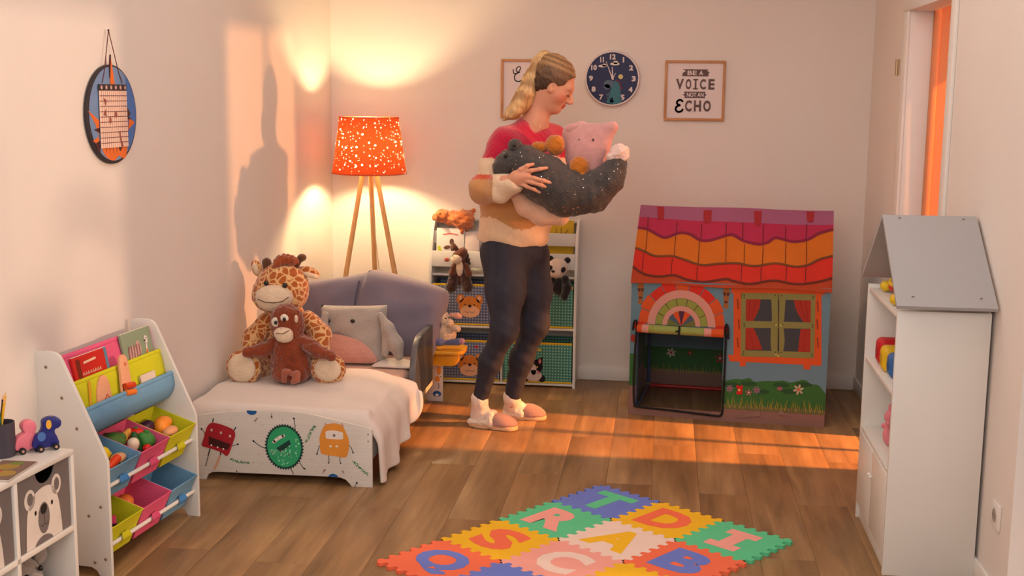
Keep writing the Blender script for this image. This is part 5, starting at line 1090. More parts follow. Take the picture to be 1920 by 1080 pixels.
# toys and things on top of it
def roller(label, x, y, rz, body, dark, accent, prims):
    t_ = thing('rolling_toy', label, 'toy', 'wheeled animal toys on the cube shelf', loc=cw_(x, y, CH), rotz=CA+rz)
    bo = MB()
    bo.prism(prims, lambda u, v, w_: Vector((u, w_, v)), -.013, .013, .003); bo.build('toy_body', body, t_)
    for u in (-.022, .022):
        for s_ in (-1, 1):
            wh = MB().tube([(u, s_*.015, .010), (u, s_*.023, .010)], .010, 16).build('wheel', dark, t_); MB().tube([(u, s_*.023, .010), (u, s_*.0238, .010)], .004, 10).build('hub', C(190, 150, 130, .4), wh)
    return t_
BLKW = C(30, 26, 30, .5)
pinkpr = spline([(-.036, .012), (.03, .012), (.033, .03), (.025, .045), (.022, .056), (.026, .072), (.02, .090), (.004, .096), (-.012, .09), (-.016, .076), (-.010, .062), (-.02, .056), (-.034, .046)], 4, True)
r1 = roller('pink wheeled animal toy on the cube shelf', -.113, -.058, 1.0, C(222, 118, 136, .4), BLKW, None, pinkpr)
bluepr = spline([(-.038, .012), (.030, .012), (.032, .03), (.024, .05), (.026, .060), (.040, .066), (.044, .080), (.034, .094), (.010, .098), (-.008, .090), (-.010, .07), (-.018, .055), (-.032, .048)], 4, True)
r2 = roller('dark blue wheeled animal toy on the cube shelf', -.072, -.026, .9, C(32, 40, 116, .35), BLKW, None, bluepr)
p = Print(lambda u, v, w_: (u, -.013-w_, v)); p.add(C(226, 170, 60), ell(.006, .078, .008, .014)); p.add(C(70, 110, 176), ell(-.016, .045, .012, .014)); p.build('side_print', r2)
cup = thing('pencil_cup', 'dark grey pencil cup on the cube shelf at the picture edge', 'cup', loc=cw_(-.158, -.110, CH)); MB().lathe([(.034, 0), (.036, .001), (.037, .10), (.034, .10), (.033, .004), (.0, .004)], n=28).build('cup_wall', C(66, 60, 72, .5), cup)
for k, (c_, a, ln) in enumerate((((226, 176, 30), .4, .17), ((36, 32, 34), 1.3, .16), ((196, 50, 44), 2.4, .165), ((222, 170, 40), .05, .155), ((214, 120, 120), 3.4, .16), ((60, 100, 70), 4.6, .15))):
    t_ = thing('pencil', ('yellow pencil leaning right in the pencil cup', 'black pencil in the pencil cup', 'red pencil in the pencil cup', 'amber pencil at the right rim of the pencil cup', 'pink pencil in the pencil cup', 'green pencil in the pencil cup')[k], 'pencil', 'pencils in the cup')
    b0 = cw_(-.158-.012*math.cos(a), -.110-.012*math.sin(a), CH+.006); d_ = Vector((math.cos(a)*.16, math.sin(a)*.16, 1)).normalized()
    tube('shaft', [b0, b0+d_*ln], .0036, C(*c_, .4), t_, 6); tube('tip', [b0+d_*ln, b0+d_*(ln+.010), b0+d_*(ln+.014)], [.0036, .0015, .0004], C(226, 176, 130, .6), t_, 6)
bk_ = thing('picture_card', 'small picture booklet lying on the front of the cube shelf', 'booklet', loc=cw_(-.055, -.245, CH), rotz=CA+.12)
box('booklet_pages', (-.055, -.085, 0), (.048, .085, .006), C(190, 180, 172), bk_, .001)
p = Print(lambda u, v, w_: (u, v, .006+w_)); p.add(C(120, 96, 84), rect(-.054, -.084, .047, .084)); p.add(C(160, 130, 60), ell(-.01, .03, .03, .03), ell(.01, -.03, .03, .026)); p.add(C(110, 130, 60), ell(.0, .06, .02, .014)); p.add(C(190, 60, 40), ell(-.02, -.02, .014)); p.build('cover_print', bk_)

# ---------------------------------------------------------------- plush animals
def plush(name, rgb, var=.08, attr=None, bump=.5, bs=90, ns=30): return M(name, rgb, .95, var=var, nscale=ns, bump=bump, bscale=bs, sheen=.5, attr=attr)
EYE = M('glossy_black', (20, 18, 18), .12, spec=.6)
def giraffe_mat():
    m = plush('giraffe_plush', (226, 180, 120)); nt = m.node_tree; N = nt.nodes; L = nt.links; b = N['Principled BSDF']
    tc = N.new('ShaderNodeTexCoord'); nz = N.new('ShaderNodeTexNoise'); nz.inputs['Scale'].default_value = 9; L.new(tc.outputs['Object'], nz.inputs['Vector'])
    mx = N.new('ShaderNodeMix'); mx.data_type = 'VECTOR'; mx.inputs[0].default_value = .06; L.new(tc.outputs['Object'], mx.inputs[4]); L.new(nz.outputs['Color'], mx.inputs[5])
    vo = N.new('ShaderNodeTexVoronoi'); vo.feature = 'DISTANCE_TO_EDGE'; vo.inputs['Scale'].default_value = 36; L.new(mx.outputs[1], vo.inputs['Vector'])
    cr = N.new('ShaderNodeValToRGB'); e = cr.color_ramp.elements; e[0].position = .055; e[0].color = (*lin((232, 186, 128)), 1); e[1].position = .13; e[1].color = (*lin((178, 92, 34)), 1); L.new(vo.outputs['Distance'], cr.inputs[0]); L.new(cr.outputs[0], b.inputs['Base Color'])
    return m
GIR = giraffe_mat(); CRM, BRN, TUFT = plush('cream_plush', (232, 206, 176)), plush('brown_plush', (96, 58, 34)), plush('rust_plush', (158, 72, 28), bump=.8)
gi = thing('giraffe_plush', 'big spotted giraffe plush sitting on the bed against the left wall', 'plush toy')
gc = Vector((-1.7202, 5.38, 0.7063))
skin('body', [E_((-1.701, 5.4, 0.4412), (.115, .10, .15)), E_((-1.7112, 5.4, 0.5789), (.085, .08, .08), k=.05), E_((-1.6968, 5.38, 0.3322), (.13, .11, .065), k=.05)], .009, GIR, gi, fuzz(.0016, 90, 1))
skin('head', [E_((-1.715, 5.38, 0.7114), (.122, .10, .118)), E_((-1.7314, 5.35, 0.6712), (.115, .08, .075), k=.05)], .008, GIR, gi, fuzz(.0014, 90, 2))
mz = skin('muzzle', [E_((-1.722, 5.275, 0.6838), (.086, .055, .053)), E_((-1.7226, 5.275, 0.6546), (.066, .05, .036), k=.03)], .007, CRM, gi)
tube('mouth_line', [(-1.7812, 5.222, 0.6785), (-1.7426, 5.216, 0.6663), (-1.6999, 5.213, 0.6658), (-1.664, 5.216, 0.6736), (-1.6392, 5.224, 0.6923)], .002, C(96, 62, 46), mz, 6)
for q in ((-1.7579, 5.275, 0.7435), (-1.6706, 5.272, 0.7368)): ball('eye', q, .012, EYE, gi)
skin('horn', [K_((-1.781, 5.37, 0.7752), (-1.7817, 5.36, 0.8257), .018, .022)], .006, BRN, gi); skin('horn', [K_((-1.6585, 5.38, 0.7822), (-1.6397, 5.37, 0.8234), .014, .014), E_((-1.6193, 5.37, 0.8509), (.022, .02, .018))], .006, BRN, gi)
skin('tuft', [E_((-1.6912, 5.36, 0.8429), (.046, .035, .024)), E_((-1.722, 5.33, 0.8266), (.02, .02, .018)), E_((-1.6484, 5.35, 0.8356), (.02, .02, .018))], .006, TUFT, gi, fuzz(.004, 160, 3))
ea = skin('ear', [E_((-1.8412, 5.4, 0.7914), (.026, .02, .042), rot=Matrix.Rotation(-.35, 3, 'Y'))], .006, GIR, gi); skin('ear_lining', [E_((-1.8422, 5.388, 0.7906), (.015, .014, .03), rot=Matrix.Rotation(-.35, 3, 'Y'))], .005, CRM, ea)
ea = skin('ear', [E_((-1.5913, 5.39, 0.7827), (.052, .02, .024), rot=Matrix.Rotation(.28, 3, 'Y'))], .006, GIR, gi); skin('ear_lining', [E_((-1.5799, 5.376, 0.7703), (.040, .014, .013), rot=Matrix.Rotation(.28, 3, 'Y'))], .005, CRM, ea)
for pts, r_ in (([(-1.7875, 5.36, 0.5537), (-1.8327, 5.31, 0.4871), (-1.8408, 5.27, 0.4156)], [.042, .046, .046]), ([(-1.5938, 5.37, 0.5633), (-1.5231, 5.33, 0.504), (-1.52, 5.28, 0.4255)], [.044, .046, .046])): skin('arm', chain(pts, r_), .008, GIR, gi, fuzz(.0014, 90, 4))
for a, b, s_, sr in (((-1.7795, 5.36, 0.3284), (-1.8341, 5.19, 0.3693), (-1.8319, 5.135, 0.3817), (.064, .022, .066)), ((-1.5835, 5.34, 0.3355), (-1.4616, 5.21, 0.3744), (-1.4462, 5.155, 0.3849), (.062, .022, .054))):
    lg = skin('leg', [K_(a, b, .056, .062), E_(Vector(s_)+Vector((0, .025, 0)), (sr[0]+.016, .03, sr[2]+.012), k=.04)], .008, GIR, gi, fuzz(.0014, 90, 5)); skin('sole', [E_(s_, sr)], .007, CRM, lg)
ORA = plush('orangutan_plush', (134, 56, 22), var=.2, bump=.9, bs=70, ns=18)
mo = thing('monkey_plush', 'rust-brown monkey plush with big white eyes leaning on the giraffe', 'plush toy')
skin('body', [E_((-1.6239, 5.19, 0.414), (.086, .075, .098)), E_((-1.6275, 5.19, 0.4866), (.06, .06, .05), k=.05), E_((-1.6188, 5.17, 0.3579), (.085, .07, .045), k=.04)], .007, ORA, mo, fuzz(.003, 130, 6))
skin('head', [E_((-1.6334, 5.19, 0.5661), (.074, .062, .084)), E_((-1.6406, 5.185, 0.6196), (.055, .05, .04), k=.04)], .007, ORA, mo, fuzz(.003, 130, 7))
skin('muzzle', [E_((-1.6362, 5.128, 0.5467), (.043, .03, .028)), E_((-1.63, 5.13, 0.525), (.035, .026, .02), k=.02)], .005, CRM, mo)
tube('mouth_line', [(-1.6589, 5.101, 0.5511), (-1.6284, 5.096, 0.5508), (-1.5994, 5.104, 0.5668)], .0016, C(96, 62, 46), mo, 6)
for q, q2 in (((-1.6714, 5.135, 0.5942), (-1.6678, 5.124, 0.594)), ((-1.6314, 5.132, 0.6104), (-1.628, 5.121, 0.6101))):
    ew = ball('eye_white', q, (.020, .008, .022), C(236, 222, 204, .4), mo); ball('pupil', q2, (.008, .005, .009), EYE, ew)
ball('ear', (-1.5839, 5.15, 0.6087), (.010, .008, .018), CRM, mo); ball('nostril', (-1.6362, 5.099, 0.5713), .002, C(90, 50, 40), mo)
skin('arm', chain([(-1.6904, 5.18, 0.4863), (-1.7363, 5.14, 0.4663), (-1.7993, 5.11, 0.4583)], [.034, .028, .020]), .006, ORA, mo, fuzz(.003, 130, 8)); skin('arm', chain([(-1.5681, 5.18, 0.5028), (-1.4986, 5.14, 0.4775), (-1.4123, 5.105, 0.457)], [.034, .028, .020]), .006, ORA, mo, fuzz(.003, 130, 9))
SKP = plush('monkey_palm', (168, 92, 66))
skin('foot', chain([(-1.6265, 5.1, 0.3399), (-1.6185, 5.085, 0.382), (-1.5968, 5.085, 0.3876)], [.012, .011, .009]), .004, SKP, mo); skin('foot', chain([(-1.5962, 5.09, 0.3746), (-1.5618, 5.08, 0.3782), (-1.5631, 5.075, 0.3531), (-1.5817, 5.08, 0.3392)], [.010, .011, .011, .010]), .004, SKP, mo)
# little sheep on the bedside shelf
SHP = plush('sheep_fleece', (232, 196, 162), bump=1.0, bs=130); SLV = plush('lavender_plush', (104, 106, 146))
sp = thing('sheep_plush', 'small cream sheep plush with blue feet on the yellow bedside shelf', 'plush toy')
skin('body', [E_((-1.0746, 6.03, 0.3884), (.056, .05, .056)), E_((-1.0802, 6.03, 0.4268), (.036, .035, .03), k=.03)], .005, SHP, sp, fuzz(.002, 260, 10))
skin('head', [E_((-1.0812, 6.02, 0.4644), (.036, .036, .036)), E_((-1.0467, 5.995, 0.451), (.022, .024, .022), k=.02), E_((-1.0995, 6.03, 0.4867), (.03, .03, .02), k=.02)], .005, SHP, sp, fuzz(.0015, 260, 11))
for q in ((-1.0635, 5.982, 0.4774), (-1.0477, 5.985, 0.4801)): ball('eye', q, .004, EYE, sp, n=10, m=7)
skin('ear', chain([(-1.1086, 6.02, 0.4772), (-1.1232, 6.01, 0.4456), (-1.1286, 6.01, 0.4124)], [.010, .014, .012]), .005, SHP, sp); skin('ear', chain([(-1.0413, 6.01, 0.4922), (-1.0068, 6, 0.4896), (-0.9905, 6, 0.4847)], [.010, .011, .008]), .005, plush('pink_ear', (226, 160, 136)), sp)
skin('arm', chain([(-1.0411, 6.01, 0.4292), (-1.0049, 5.99, 0.4233)], [.018, .017]), .005, SHP, sp); ar = skin('arm', chain([(-1.1195, 6.02, 0.4163), (-1.1525, 6.02, 0.4262), (-1.1525, 6.02, 0.4427)], [.017, .018, .016]), .005, SHP, sp); skin('hand', [E_((-1.1547, 6.06, 0.4712), (.020, .018, .022))], .005, SLV, ar)
skin('foot', [E_((-1.0965, 5.985, 0.3553), (.026, .024, .018)), K_((-1.0774, 6, 0.3557), (-1.0965, 5.985, 0.3553), .015, .017)], .005, SLV, sp); skin('foot', [K_((-1.0609, 6, 0.3508), (-0.9975, 5.98, 0.3598), .015, .018)], .005, SLV, sp); skin('toe', [E_((-0.9799, 5.972, 0.3648), (.016, .016, .016))], .004, plush('mauve_plush', (186, 136, 156)), sp)
# donkey, panda and fox on the organizer
DNK = plush('donkey_plush', (98, 48, 26), var=.15); DDK = plush('dark_brown_plush', (58, 28, 20))
dk = thing('donkey_plush', 'brown donkey plush with a cream muzzle hanging over the upper fox box', 'plush toy')
skin('body', [E_((-1.0771, 6.5, 0.6386), (.044, .04, .075)), K_((-1.0703, 6.51, 0.725), (-1.0701, 6.51, 0.6666), .022, .035)], .006, DNK, dk, fuzz(.0015, 150, 12)); skin('chest', [E_((-1.0739, 6.463, 0.6643), (.020, .012, .046))], .005, CRM, dk)
skin('head', [E_((-1.0829, 6.48, 0.7285), (.034, .036, .032)), E_((-1.0613, 6.49, 0.7452), (.026, .03, .03), k=.02)], .005, DNK, dk); skin('muzzle', [E_((-1.0902, 6.455, 0.7142), (.030, .028, .026))], .005, CRM, dk); ball('nose_patch', (-1.1417, 6.45, 0.7106), (.016, .012, .012), plush('pink_nose', (176, 84, 66)), dk)
for q in ((-1.1067, 6.432, 0.7341), (-1.0633, 6.432, 0.741)): ball('eye', q, .0035, EYE, dk, n=8, m=6)
skin('ear', chain([(-1.0771, 6.48, 0.7519), (-1.1064, 6.48, 0.7743), (-1.1181, 6.48, 0.8)], [.008, .011, .006]), .004, DNK, dk); skin('ear', chain([(-1.0613, 6.49, 0.7452), (-1.0585, 6.49, 0.7714)], [.010, .007]), .004, DNK, dk); skin('mane', chain([(-1.0438, 6.49, 0.7399), (-1.0364, 6.5, 0.6981), (-1.0348, 6.51, 0.653)], [.010, .010, .008]), .005, DDK, dk, fuzz(.003, 200, 1))
for pts in ([(-1.1058, 6.48, 0.626), (-1.1197, 6.46, 0.5615)], [(-1.0474, 6.48, 0.6277), (-1.0322, 6.46, 0.5642)]): skin('leg', [K_(pts[0], pts[1], .026, .032)], .006, DDK, dk, fuzz(.0015, 150, 2))
skin('arm', chain([(-1.106, 6.48, 0.6756), (-1.1141, 6.46, 0.6374)], [.016, .020]), .005, DNK, dk); skin('arm', chain([(-1.0418, 6.48, 0.6774), (-1.0238, 6.46, 0.6342)], [.016, .020]), .005, DNK, dk)
PW_, PB = plush('white_plush', (226, 206, 190)), plush('black_plush', (26, 23, 24))
pa = thing('panda_plush', 'black and white panda plush on the right of the toy organizer', 'plush toy')
skin('head', [E_((-0.546, 6.49, 0.6813), (.054, .045, .048)), E_((-0.5548, 6.465, 0.6529), (.034, .03, .024), k=.03)], .005, PW_, pa)
for q in ((-0.5887, 6.51, 0.7236), (-0.4967, 6.51, 0.7174)): ball('ear', q, (.018, .012, .017), PB, pa)
for q, q2 in (((-0.5849, 6.446, 0.6806), (-0.5842, 6.438, 0.6817)), ((-0.5137, 6.447, 0.6738), (-0.5158, 6.438, 0.6779))): pt = ball('eye_patch', q, (.013, .008, .017), PB, pa, rot=Matrix.Rotation(.5 if q[0] > -.6 else -.5, 3, 'Y')); ball('eye', q2, .004, EYE, pt, n=8, m=6)
ball('nose', (-0.5663, 6.432, 0.6659), (.010, .006, .007), PB, pa)
skin('body', [E_((-0.5335, 6.5, 0.5731), (.05, .045, .05))], .006, PB, pa); skin('arm', chain([(-0.5039, 6.48, 0.6175), (-0.493, 6.46, 0.5747), (-0.5057, 6.45, 0.5298)], [.022, .022, .022]), .005, PB, pa); skin('arm', chain([(-0.5726, 6.48, 0.6097), (-0.5875, 6.46, 0.5834)], [.02, .02]), .005, PB, pa)
FXP = plush('orange_fur', (206, 116, 62), var=.2, bump=1.0, bs=60, ns=16)
fx = thing('fluffy_plush', 'fluffy orange plush animal lying on top of the toy organizer', 'plush toy')
skin('body', [E_((-1.1241, 6.65, 0.9128), (.085, .055, .044)), E_((-1.0764, 6.65, 0.9021), (.05, .055, .055), k=.03)], .006, FXP, fx, fuzz(.005, 120, 13)); skin('head', [E_((-1.1998, 6.64, 0.9268), (.046, .045, .038)), E_((-1.23, 6.61, 0.9202), (.020, .022, .020), k=.02)], .005, FXP, fx, fuzz(.003, 140, 14))
skin('ear', chain([(-1.1106, 6.64, 0.9465), (-1.087, 6.64, 0.9676)], [.010, .005]), .004, plush('pale_fur', (232, 176, 130)), fx); skin('leg', chain([(-1.0849, 6.63, 0.8863), (-1.089, 6.62, 0.8461)], [.018, .013]), .005, FXP, fx, fuzz(.003, 140, 15)); skin('tail', chain([(-1.0576, 6.68, 0.9351), (-1.0338, 6.68, 0.9592)], [.018, .010]), .005, FXP, fx, fuzz(.003, 140, 16)); ball('eye', (-1.2071, 6.598, 0.9424), .004, EYE, fx, n=8, m=6)
# grey plush in the cube shelf
GRP = plush('grey_soft_plush', (136, 126, 122), var=.12, bump=.8)
el = thing('grey_bear_plush', 'grey bear plush slumped in the open lower compartment of the cube shelf', 'plush toy')
q = lambda x, y, z: tuple(cw_(x, y, z))
skin('body', [E_(q(-.14, -.15, .13), (.10, .10, .07)), E_(q(-.13, -.14, .185), (.08, .085, .075), k=.04)], .008, GRP, el, fuzz(.003, 120, 17)); skin('muzzle', [E_(q(-.055, -.155, .180), (.035, .05, .038))], .006, plush('pale_grey_plush', (164, 148, 140)), el)
for y in (-.185, -.115): ball('eye', q(-.052, y, .222), .008, EYE, el, n=10, m=7)
ball('nose', q(-.022, -.155, .195), (.009, .013, .009), plush('dark_grey_plush', (70, 62, 62)), el)
for y in (-.232, -.062): skin('ear', [E_(q(-.09, y, .240), (.02, .03, .03))], .006, GRP, el)
skin('arm', chain([q(-.09, -.08, .15), q(-.035, -.062, .11)], [.035, .032]), .007, GRP, el, fuzz(.003, 120, 18)); skin('arm', chain([q(-.09, -.225, .15), q(-.035, -.235, .11)], [.035, .032]), .007, GRP, el, fuzz(.003, 120, 19))

# ---------------------------------------------------------------- the woman
SKIN = M('skin', None, .55, var=.03, nscale=40, attr='tint', spec=.3)
SKIN.node_tree.nodes['Principled BSDF'].inputs['Subsurface Weight'].default_value = .12; SKIN.node_tree.nodes['Principled BSDF'].inputs['Subsurface Radius'].default_value = (.012, .005, .003)
KN = M('knit_sweater', None, .95, var=.04, nscale=60, attr='tint', bump=.5, bscale=150, sheen=.4)
DENIM = M('dark_denim', (50, 50, 62), .85, var=.14, nscale=30, bump=.15, bscale=260, stretch=(1, 1, .3))
HAIR = M('streaked_hair', None, .5, var=.28, nscale=1.0, stretch=(150, 150, 12), attr='tint', bump=.5, bscale=1.0, spec=.4)
hc = Vector((-0.5196, 5.74, 1.6422)); hf = Vector((.905, -.06, -.42)).normalized(); RT = rotm(hf, (.42, 0, .905)); hu = RT.col[2].copy(); hs_ = RT.col[1].copy()
if hs_.y > 0: hs_ = -hs_
def H(f, s_, u): return tuple(hc+hf*f+hs_*s_+hu*u)
RTl = [list(r) for r in RT]
head_pr = [E_(H(-.008, 0, .030), (.094, .074, .092), rot=RTl, k=.01), E_(H(.030, 0, -.042), (.060, .054, .080), rot=RTl, k=.04), E_(H(.060, 0, -.098), (.022, .024, .020), rot=RTl, k=.03),
           K_(H(.088, 0, -.002), H(.113, 0, -.036), .0075, .0105, k=.014), E_(H(.102, 0, -.044), (.013, .016, .009), rot=RTl, k=.010), E_(H(.078, 0, .016), (.016, .044, .011), rot=RTl, k=.03),
           E_(H(.083, 0, -.064), (.014, .021, .008), rot=RTl, k=.008), E_(H(.081, 0, -.075), (.014, .019, .008), rot=RTl, k=.006),
           E_(H(.050, .036, -.035), (.022, .020, .024), rot=RTl, k=.03), E_(H(.050, -.036, -.035), (.022, .020, .024), rot=RTl, k=.03),
           E_(H(.098, .030, -.010), (.020, .014, .011), rot=RTl, sub=True), E_(H(.098, -.030, -.010), (.020, .014, .011), rot=RTl, sub=True)]
for s_ in (1, -1):
    head_pr += [E_(H(.080, s_*.029, -.011), (.010, .014, .011), rot=RTl, k=.010), E_(H(.010, s_*.068, -.012), (.016, .009, .028), rot=RTl, k=.008), E_(H(.015, s_*.077, -.008), (.007, .006, .015), rot=RTl, sub=True)]
head_pr += [K_(H(-.036, 0, -.05), (-0.6074, 5.75, 1.4496), .050, .054, k=.04), K_((-0.6074, 5.75, 1.4496), (-0.6468, 5.75, 1.3846), .060, .09, k=.05)]
V1, F1 = skin_vf(head_pr, .0038)
# right hand, spread over the plush: palm, four fingers, thumb
hY = 5.372
def fing(pts, r0): return chain(pts, [r0, r0*.94, r0*.86, r0*.72][:len(pts)], k=.006)
hand_pr = [K_((-0.6992, 5.392, 1.2136), (-0.6573, 5.38, 1.22), .026, .025), E_((-0.6234, 5.372, 1.2306), (.036, .017, .033), k=.03), K_((-0.6424, 5.372, 1.2396), (-0.5951, 5.372, 1.2405), .022, .020, k=.02)]
for pts, r0 in (([(-0.6185, 5.368, 1.259), (-0.5753, 5.36, 1.265), (-0.538, 5.362, 1.2725), (-0.5086, 5.372, 1.2771)], .0098), ([(-0.6088, 5.368, 1.2405), (-0.5629, 5.358, 1.2327), (-0.5183, 5.36, 1.2217), (-0.484, 5.372, 1.2099)], .0102), ([(-0.6133, 5.368, 1.2217), (-0.572, 5.358, 1.2138), (-0.5321, 5.36, 1.2028), (-0.5002, 5.372, 1.1908)], .0098), ([(-0.6276, 5.37, 1.2072), (-0.5934, 5.362, 1.1944), (-0.5626, 5.362, 1.1833), (-0.5375, 5.372, 1.169)], .0086), ([(-0.6514, 5.368, 1.2397), (-0.6226, 5.362, 1.2686), (-0.5948, 5.364, 1.2854), (-0.5697, 5.37, 1.2925)], .0105)): hand_pr += fing(pts, r0)
V2, F2 = skin_vf(hand_pr, .0026)
# left hand, under the plush on the far side
lY = 5.60
lh = [K_((-0.3464, 5.63, 1.1258), (-0.3781, 5.6, 1.0983), .026, .024), E_((-0.3966, 5.59, 1.0841), (.034, .024, .018), k=.03)]
for k_ in range(4):
    lh += fing([tuple(Vector(q_)+Vector((.004*k_, .017*k_, 0))) for q_ in ((-0.4052, 5.575, 1.0804), (-0.4335, 5.565, 1.0685), (-0.4574, 5.56, 1.066), (-0.4794, 5.56, 1.0704))], .009-.0006*k_)
lh += fing([(-0.3717, 5.58, 1.0904), (-0.3846, 5.555, 1.0973), (-0.4035, 5.545, 1.1074)], .010)
V3, F3 = skin_vf(lh, .004)
core = [K_((-0.6468, 5.75, 1.3846), (-0.6832, 5.73, 1.0398), .09, .10), K_((-0.6832, 5.73, 1.0398), (-0.6967, 5.73, 0.8874), .10, .10), K_((-0.7333, 5.64, 1.3872), (-0.5422, 5.84, 1.383), .045, .045),
        K_((-0.7443, 5.63, 1.3825), (-0.8195, 5.53, 1.1532), .042, .036), K_((-0.8195, 5.53, 1.1532), (-0.6879, 5.397, 1.2135), .036, .026), K_((-0.538, 5.85, 1.3777), (-0.4624, 5.84, 1.1746), .042, .036), K_((-0.4624, 5.84, 1.1746), (-0.3512, 5.63, 1.1232), .036, .026),
        K_((-0.7318, 5.67, 0.8559), (-0.7268, 5.62, 0.4958), .07, .036), K_((-0.7268, 5.62, 0.4958), (-0.8478, 5.7, 0.1144), .028, .020), K_((-0.6187, 5.79, 0.8436), (-0.5969, 5.8, 0.492), .07, .036), K_((-0.5969, 5.8, 0.492), (-0.7098, 5.845, 0.0834), .028, .020),
        K_((-0.8479, 5.7, 0.1223), Vector((-0.8913, 5.7327, 0))+Vector((.045, 0, .055)), .014, .012), K_(Vector((-0.8913, 5.7327, 0))+Vector((.045, 0, .050)), Vector((-0.8913, 5.7327, 0))+Vector((.11, -.005, .045)), .012, .010),
        K_((-0.71, 5.845, 0.105), Vector((-0.7502, 5.8971, 0))+Vector((.045, 0, .055)), .014, .012), K_(Vector((-0.7502, 5.8971, 0))+Vector((.045, 0, .050)), Vector((-0.7502, 5.8971, 0))+Vector((.11, -.005, .045)), .012, .010)]
V4, F4 = skin_vf(core, .011)
VV, FF, n_ = [], [], 0
for V, F in ((V1, F1), (V2, F2), (V3, F3), (V4, F4)): VV.append(V); FF.append(F+n_); n_ += len(V)
woman = mesh_obj('person', np.concatenate(VV).tolist(), np.concatenate(FF).tolist(), SKIN)
def skin_tone(co):
    c = np.tile(np.array([216., 152., 122.]), (len(co), 1)); R_ = np.array(RT); l = (co-np.array(hc)) @ R_
    sgn = np.sign(np.array(RT.col[1]) @ np.array(hs_)); lip = (l[:, 0] > .074) & (np.abs(l[:, 2]+.069) < .010) & (np.abs(l[:, 1]) < .02); c[lip] = (184, 84, 76)
    ck = np.exp(-(((l[:, 0]-.06)/.025)**2+((np.abs(l[:, 1])-.045)/.02)**2+((l[:, 2]+.04)/.022)**2)); c -= ck[:, None]*np.array([6, 34, 30]); return c
paint(woman, skin_tone)
tag(woman, 'woman with a blonde ponytail in a striped sweater carrying plush toys, looking right', 'person')
for s_ in (1, -1):
    ey = ball('eye', H(.0795, s_*.029, -.0125), (.0105, .0125, .0105), C(226, 214, 204, .25), woman, n=14, m=9)
    ball('iris', H(.0885, s_*.0285, -.0165), (.003, .005, .005), C(60, 44, 36, .2), ey, n=10, m=7)
    lid = skin('eyelid', [E_(H(.081, s_*.029, -.0085), (.0118, .0140, .0088), rot=RTl)], .0025, C(206, 138, 110, .55), ey)
    tube('eyelash', [H(.084, s_*.040, -.0165), H(.0945, s_*.034, -.0170), H(.0965, s_*.026, -.0165), H(.092, s_*.018, -.014)], .0014, C(36, 24, 20), ey, 6)
    tube('eyebrow', [H(.090, s_*.014, .012), H(.0925, s_*.026, .017), H(.084, s_*.040, .017), H(.070, s_*.051, .011)], [.002, .003, .0026, .0014], C(96, 64, 44, .9), woman, 8)
HN = np.array(hf)*-.80+np.array(hu)*.60
def hair_clip(P_):
    l = P_-np.array(hc, np.float32); u = l @ np.array(hu, np.float32); f = l @ np.array(hf, np.float32); s_ = np.abs(l @ np.array(hs_, np.float32))
    d = -(l @ HN.astype(np.float32))-.018-.012*np.clip((s_-.03)/.03, 0, 1)+.004*np.sin(u*110+f*40)
    d = np.maximum(d, -(u+.085)+.35*np.minimum(0, f+.02)); ear = .029-np.sqrt((f-.016)**2*1.3+(u+.020)**2*.8)
    return np.maximum(d, np.where(s_ > .045, ear, -1))
def hair_tone(co):
    l = co-np.array(hc); u = l @ np.array(hu); f = l @ np.array(hf); st_ = .5+.5*np.sin(38*(l @ np.array(hs_))+60*f*.3+9*np.sin(30*u))
    t = np.clip((u-.0)/.09, 0, 1)*.45+.42*st_*np.clip((u+.02)/.08, 0, 1); t = np.clip(t, 0, 1)[:, None]
    return np.array([70., 46., 32.])*(1-t)+np.array([184., 140., 92.])*t
hair = skin('hair', [E_(H(-.012, 0, .030), (.104, .084, .102), rot=RTl), E_(H(-.045, 0, .080), (.055, .055, .045), rot=RTl, k=.03), E_(H(-.060, 0, -.035), (.05, .058, .045), rot=RTl, k=.03)], .0045, HAIR, woman, fuzz(.0012, 180, 21), hair_tone, clip=hair_clip)
def pony_tone(co):
    l = co-np.array(hc); st_ = .5+.5*np.sin(90*l[:, 1]+24*l[:, 0]+5*np.sin(14*l[:, 2])); t = np.clip(.25+.75*st_, 0, 1)[:, None]; return np.array([146., 104., 64.])*(1-t)+np.array([208., 168., 116.])*t
pony = skin('ponytail', chain([(-0.5298, 5.75, 1.7542), (-0.5597, 5.75, 1.7661), (-0.5879, 5.74, 1.7292), (-0.6109, 5.73, 1.6705), (-0.6376, 5.71, 1.6019), (-0.6668, 5.69, 1.548), (-0.7024, 5.68, 1.5087), (-0.7408, 5.672, 1.4741)], [.022, .026, .032, .039, .042, .038, .024, .006], k=.03), .005, HAIR, woman, fuzz(.003, 60, 22), pony_tone)
MB().tube([H(-.066+.026*math.cos(a)*.5, .026*math.sin(a), .102+.026*math.cos(a)*.6) for a in np.linspace(0, 2*PI, 20)[:-1]], .006, 8, closed=True).build('hair_tie', C(120, 84, 56), woman)
tube('necklace', [(-0.5983, 5.66, 1.4763), (-0.586, 5.64, 1.4526), (-0.5751, 5.632, 1.4336), (-0.5644, 5.645, 1.4528)], .0012, C(214, 176, 120, .3, metal=.8), woman, 6)
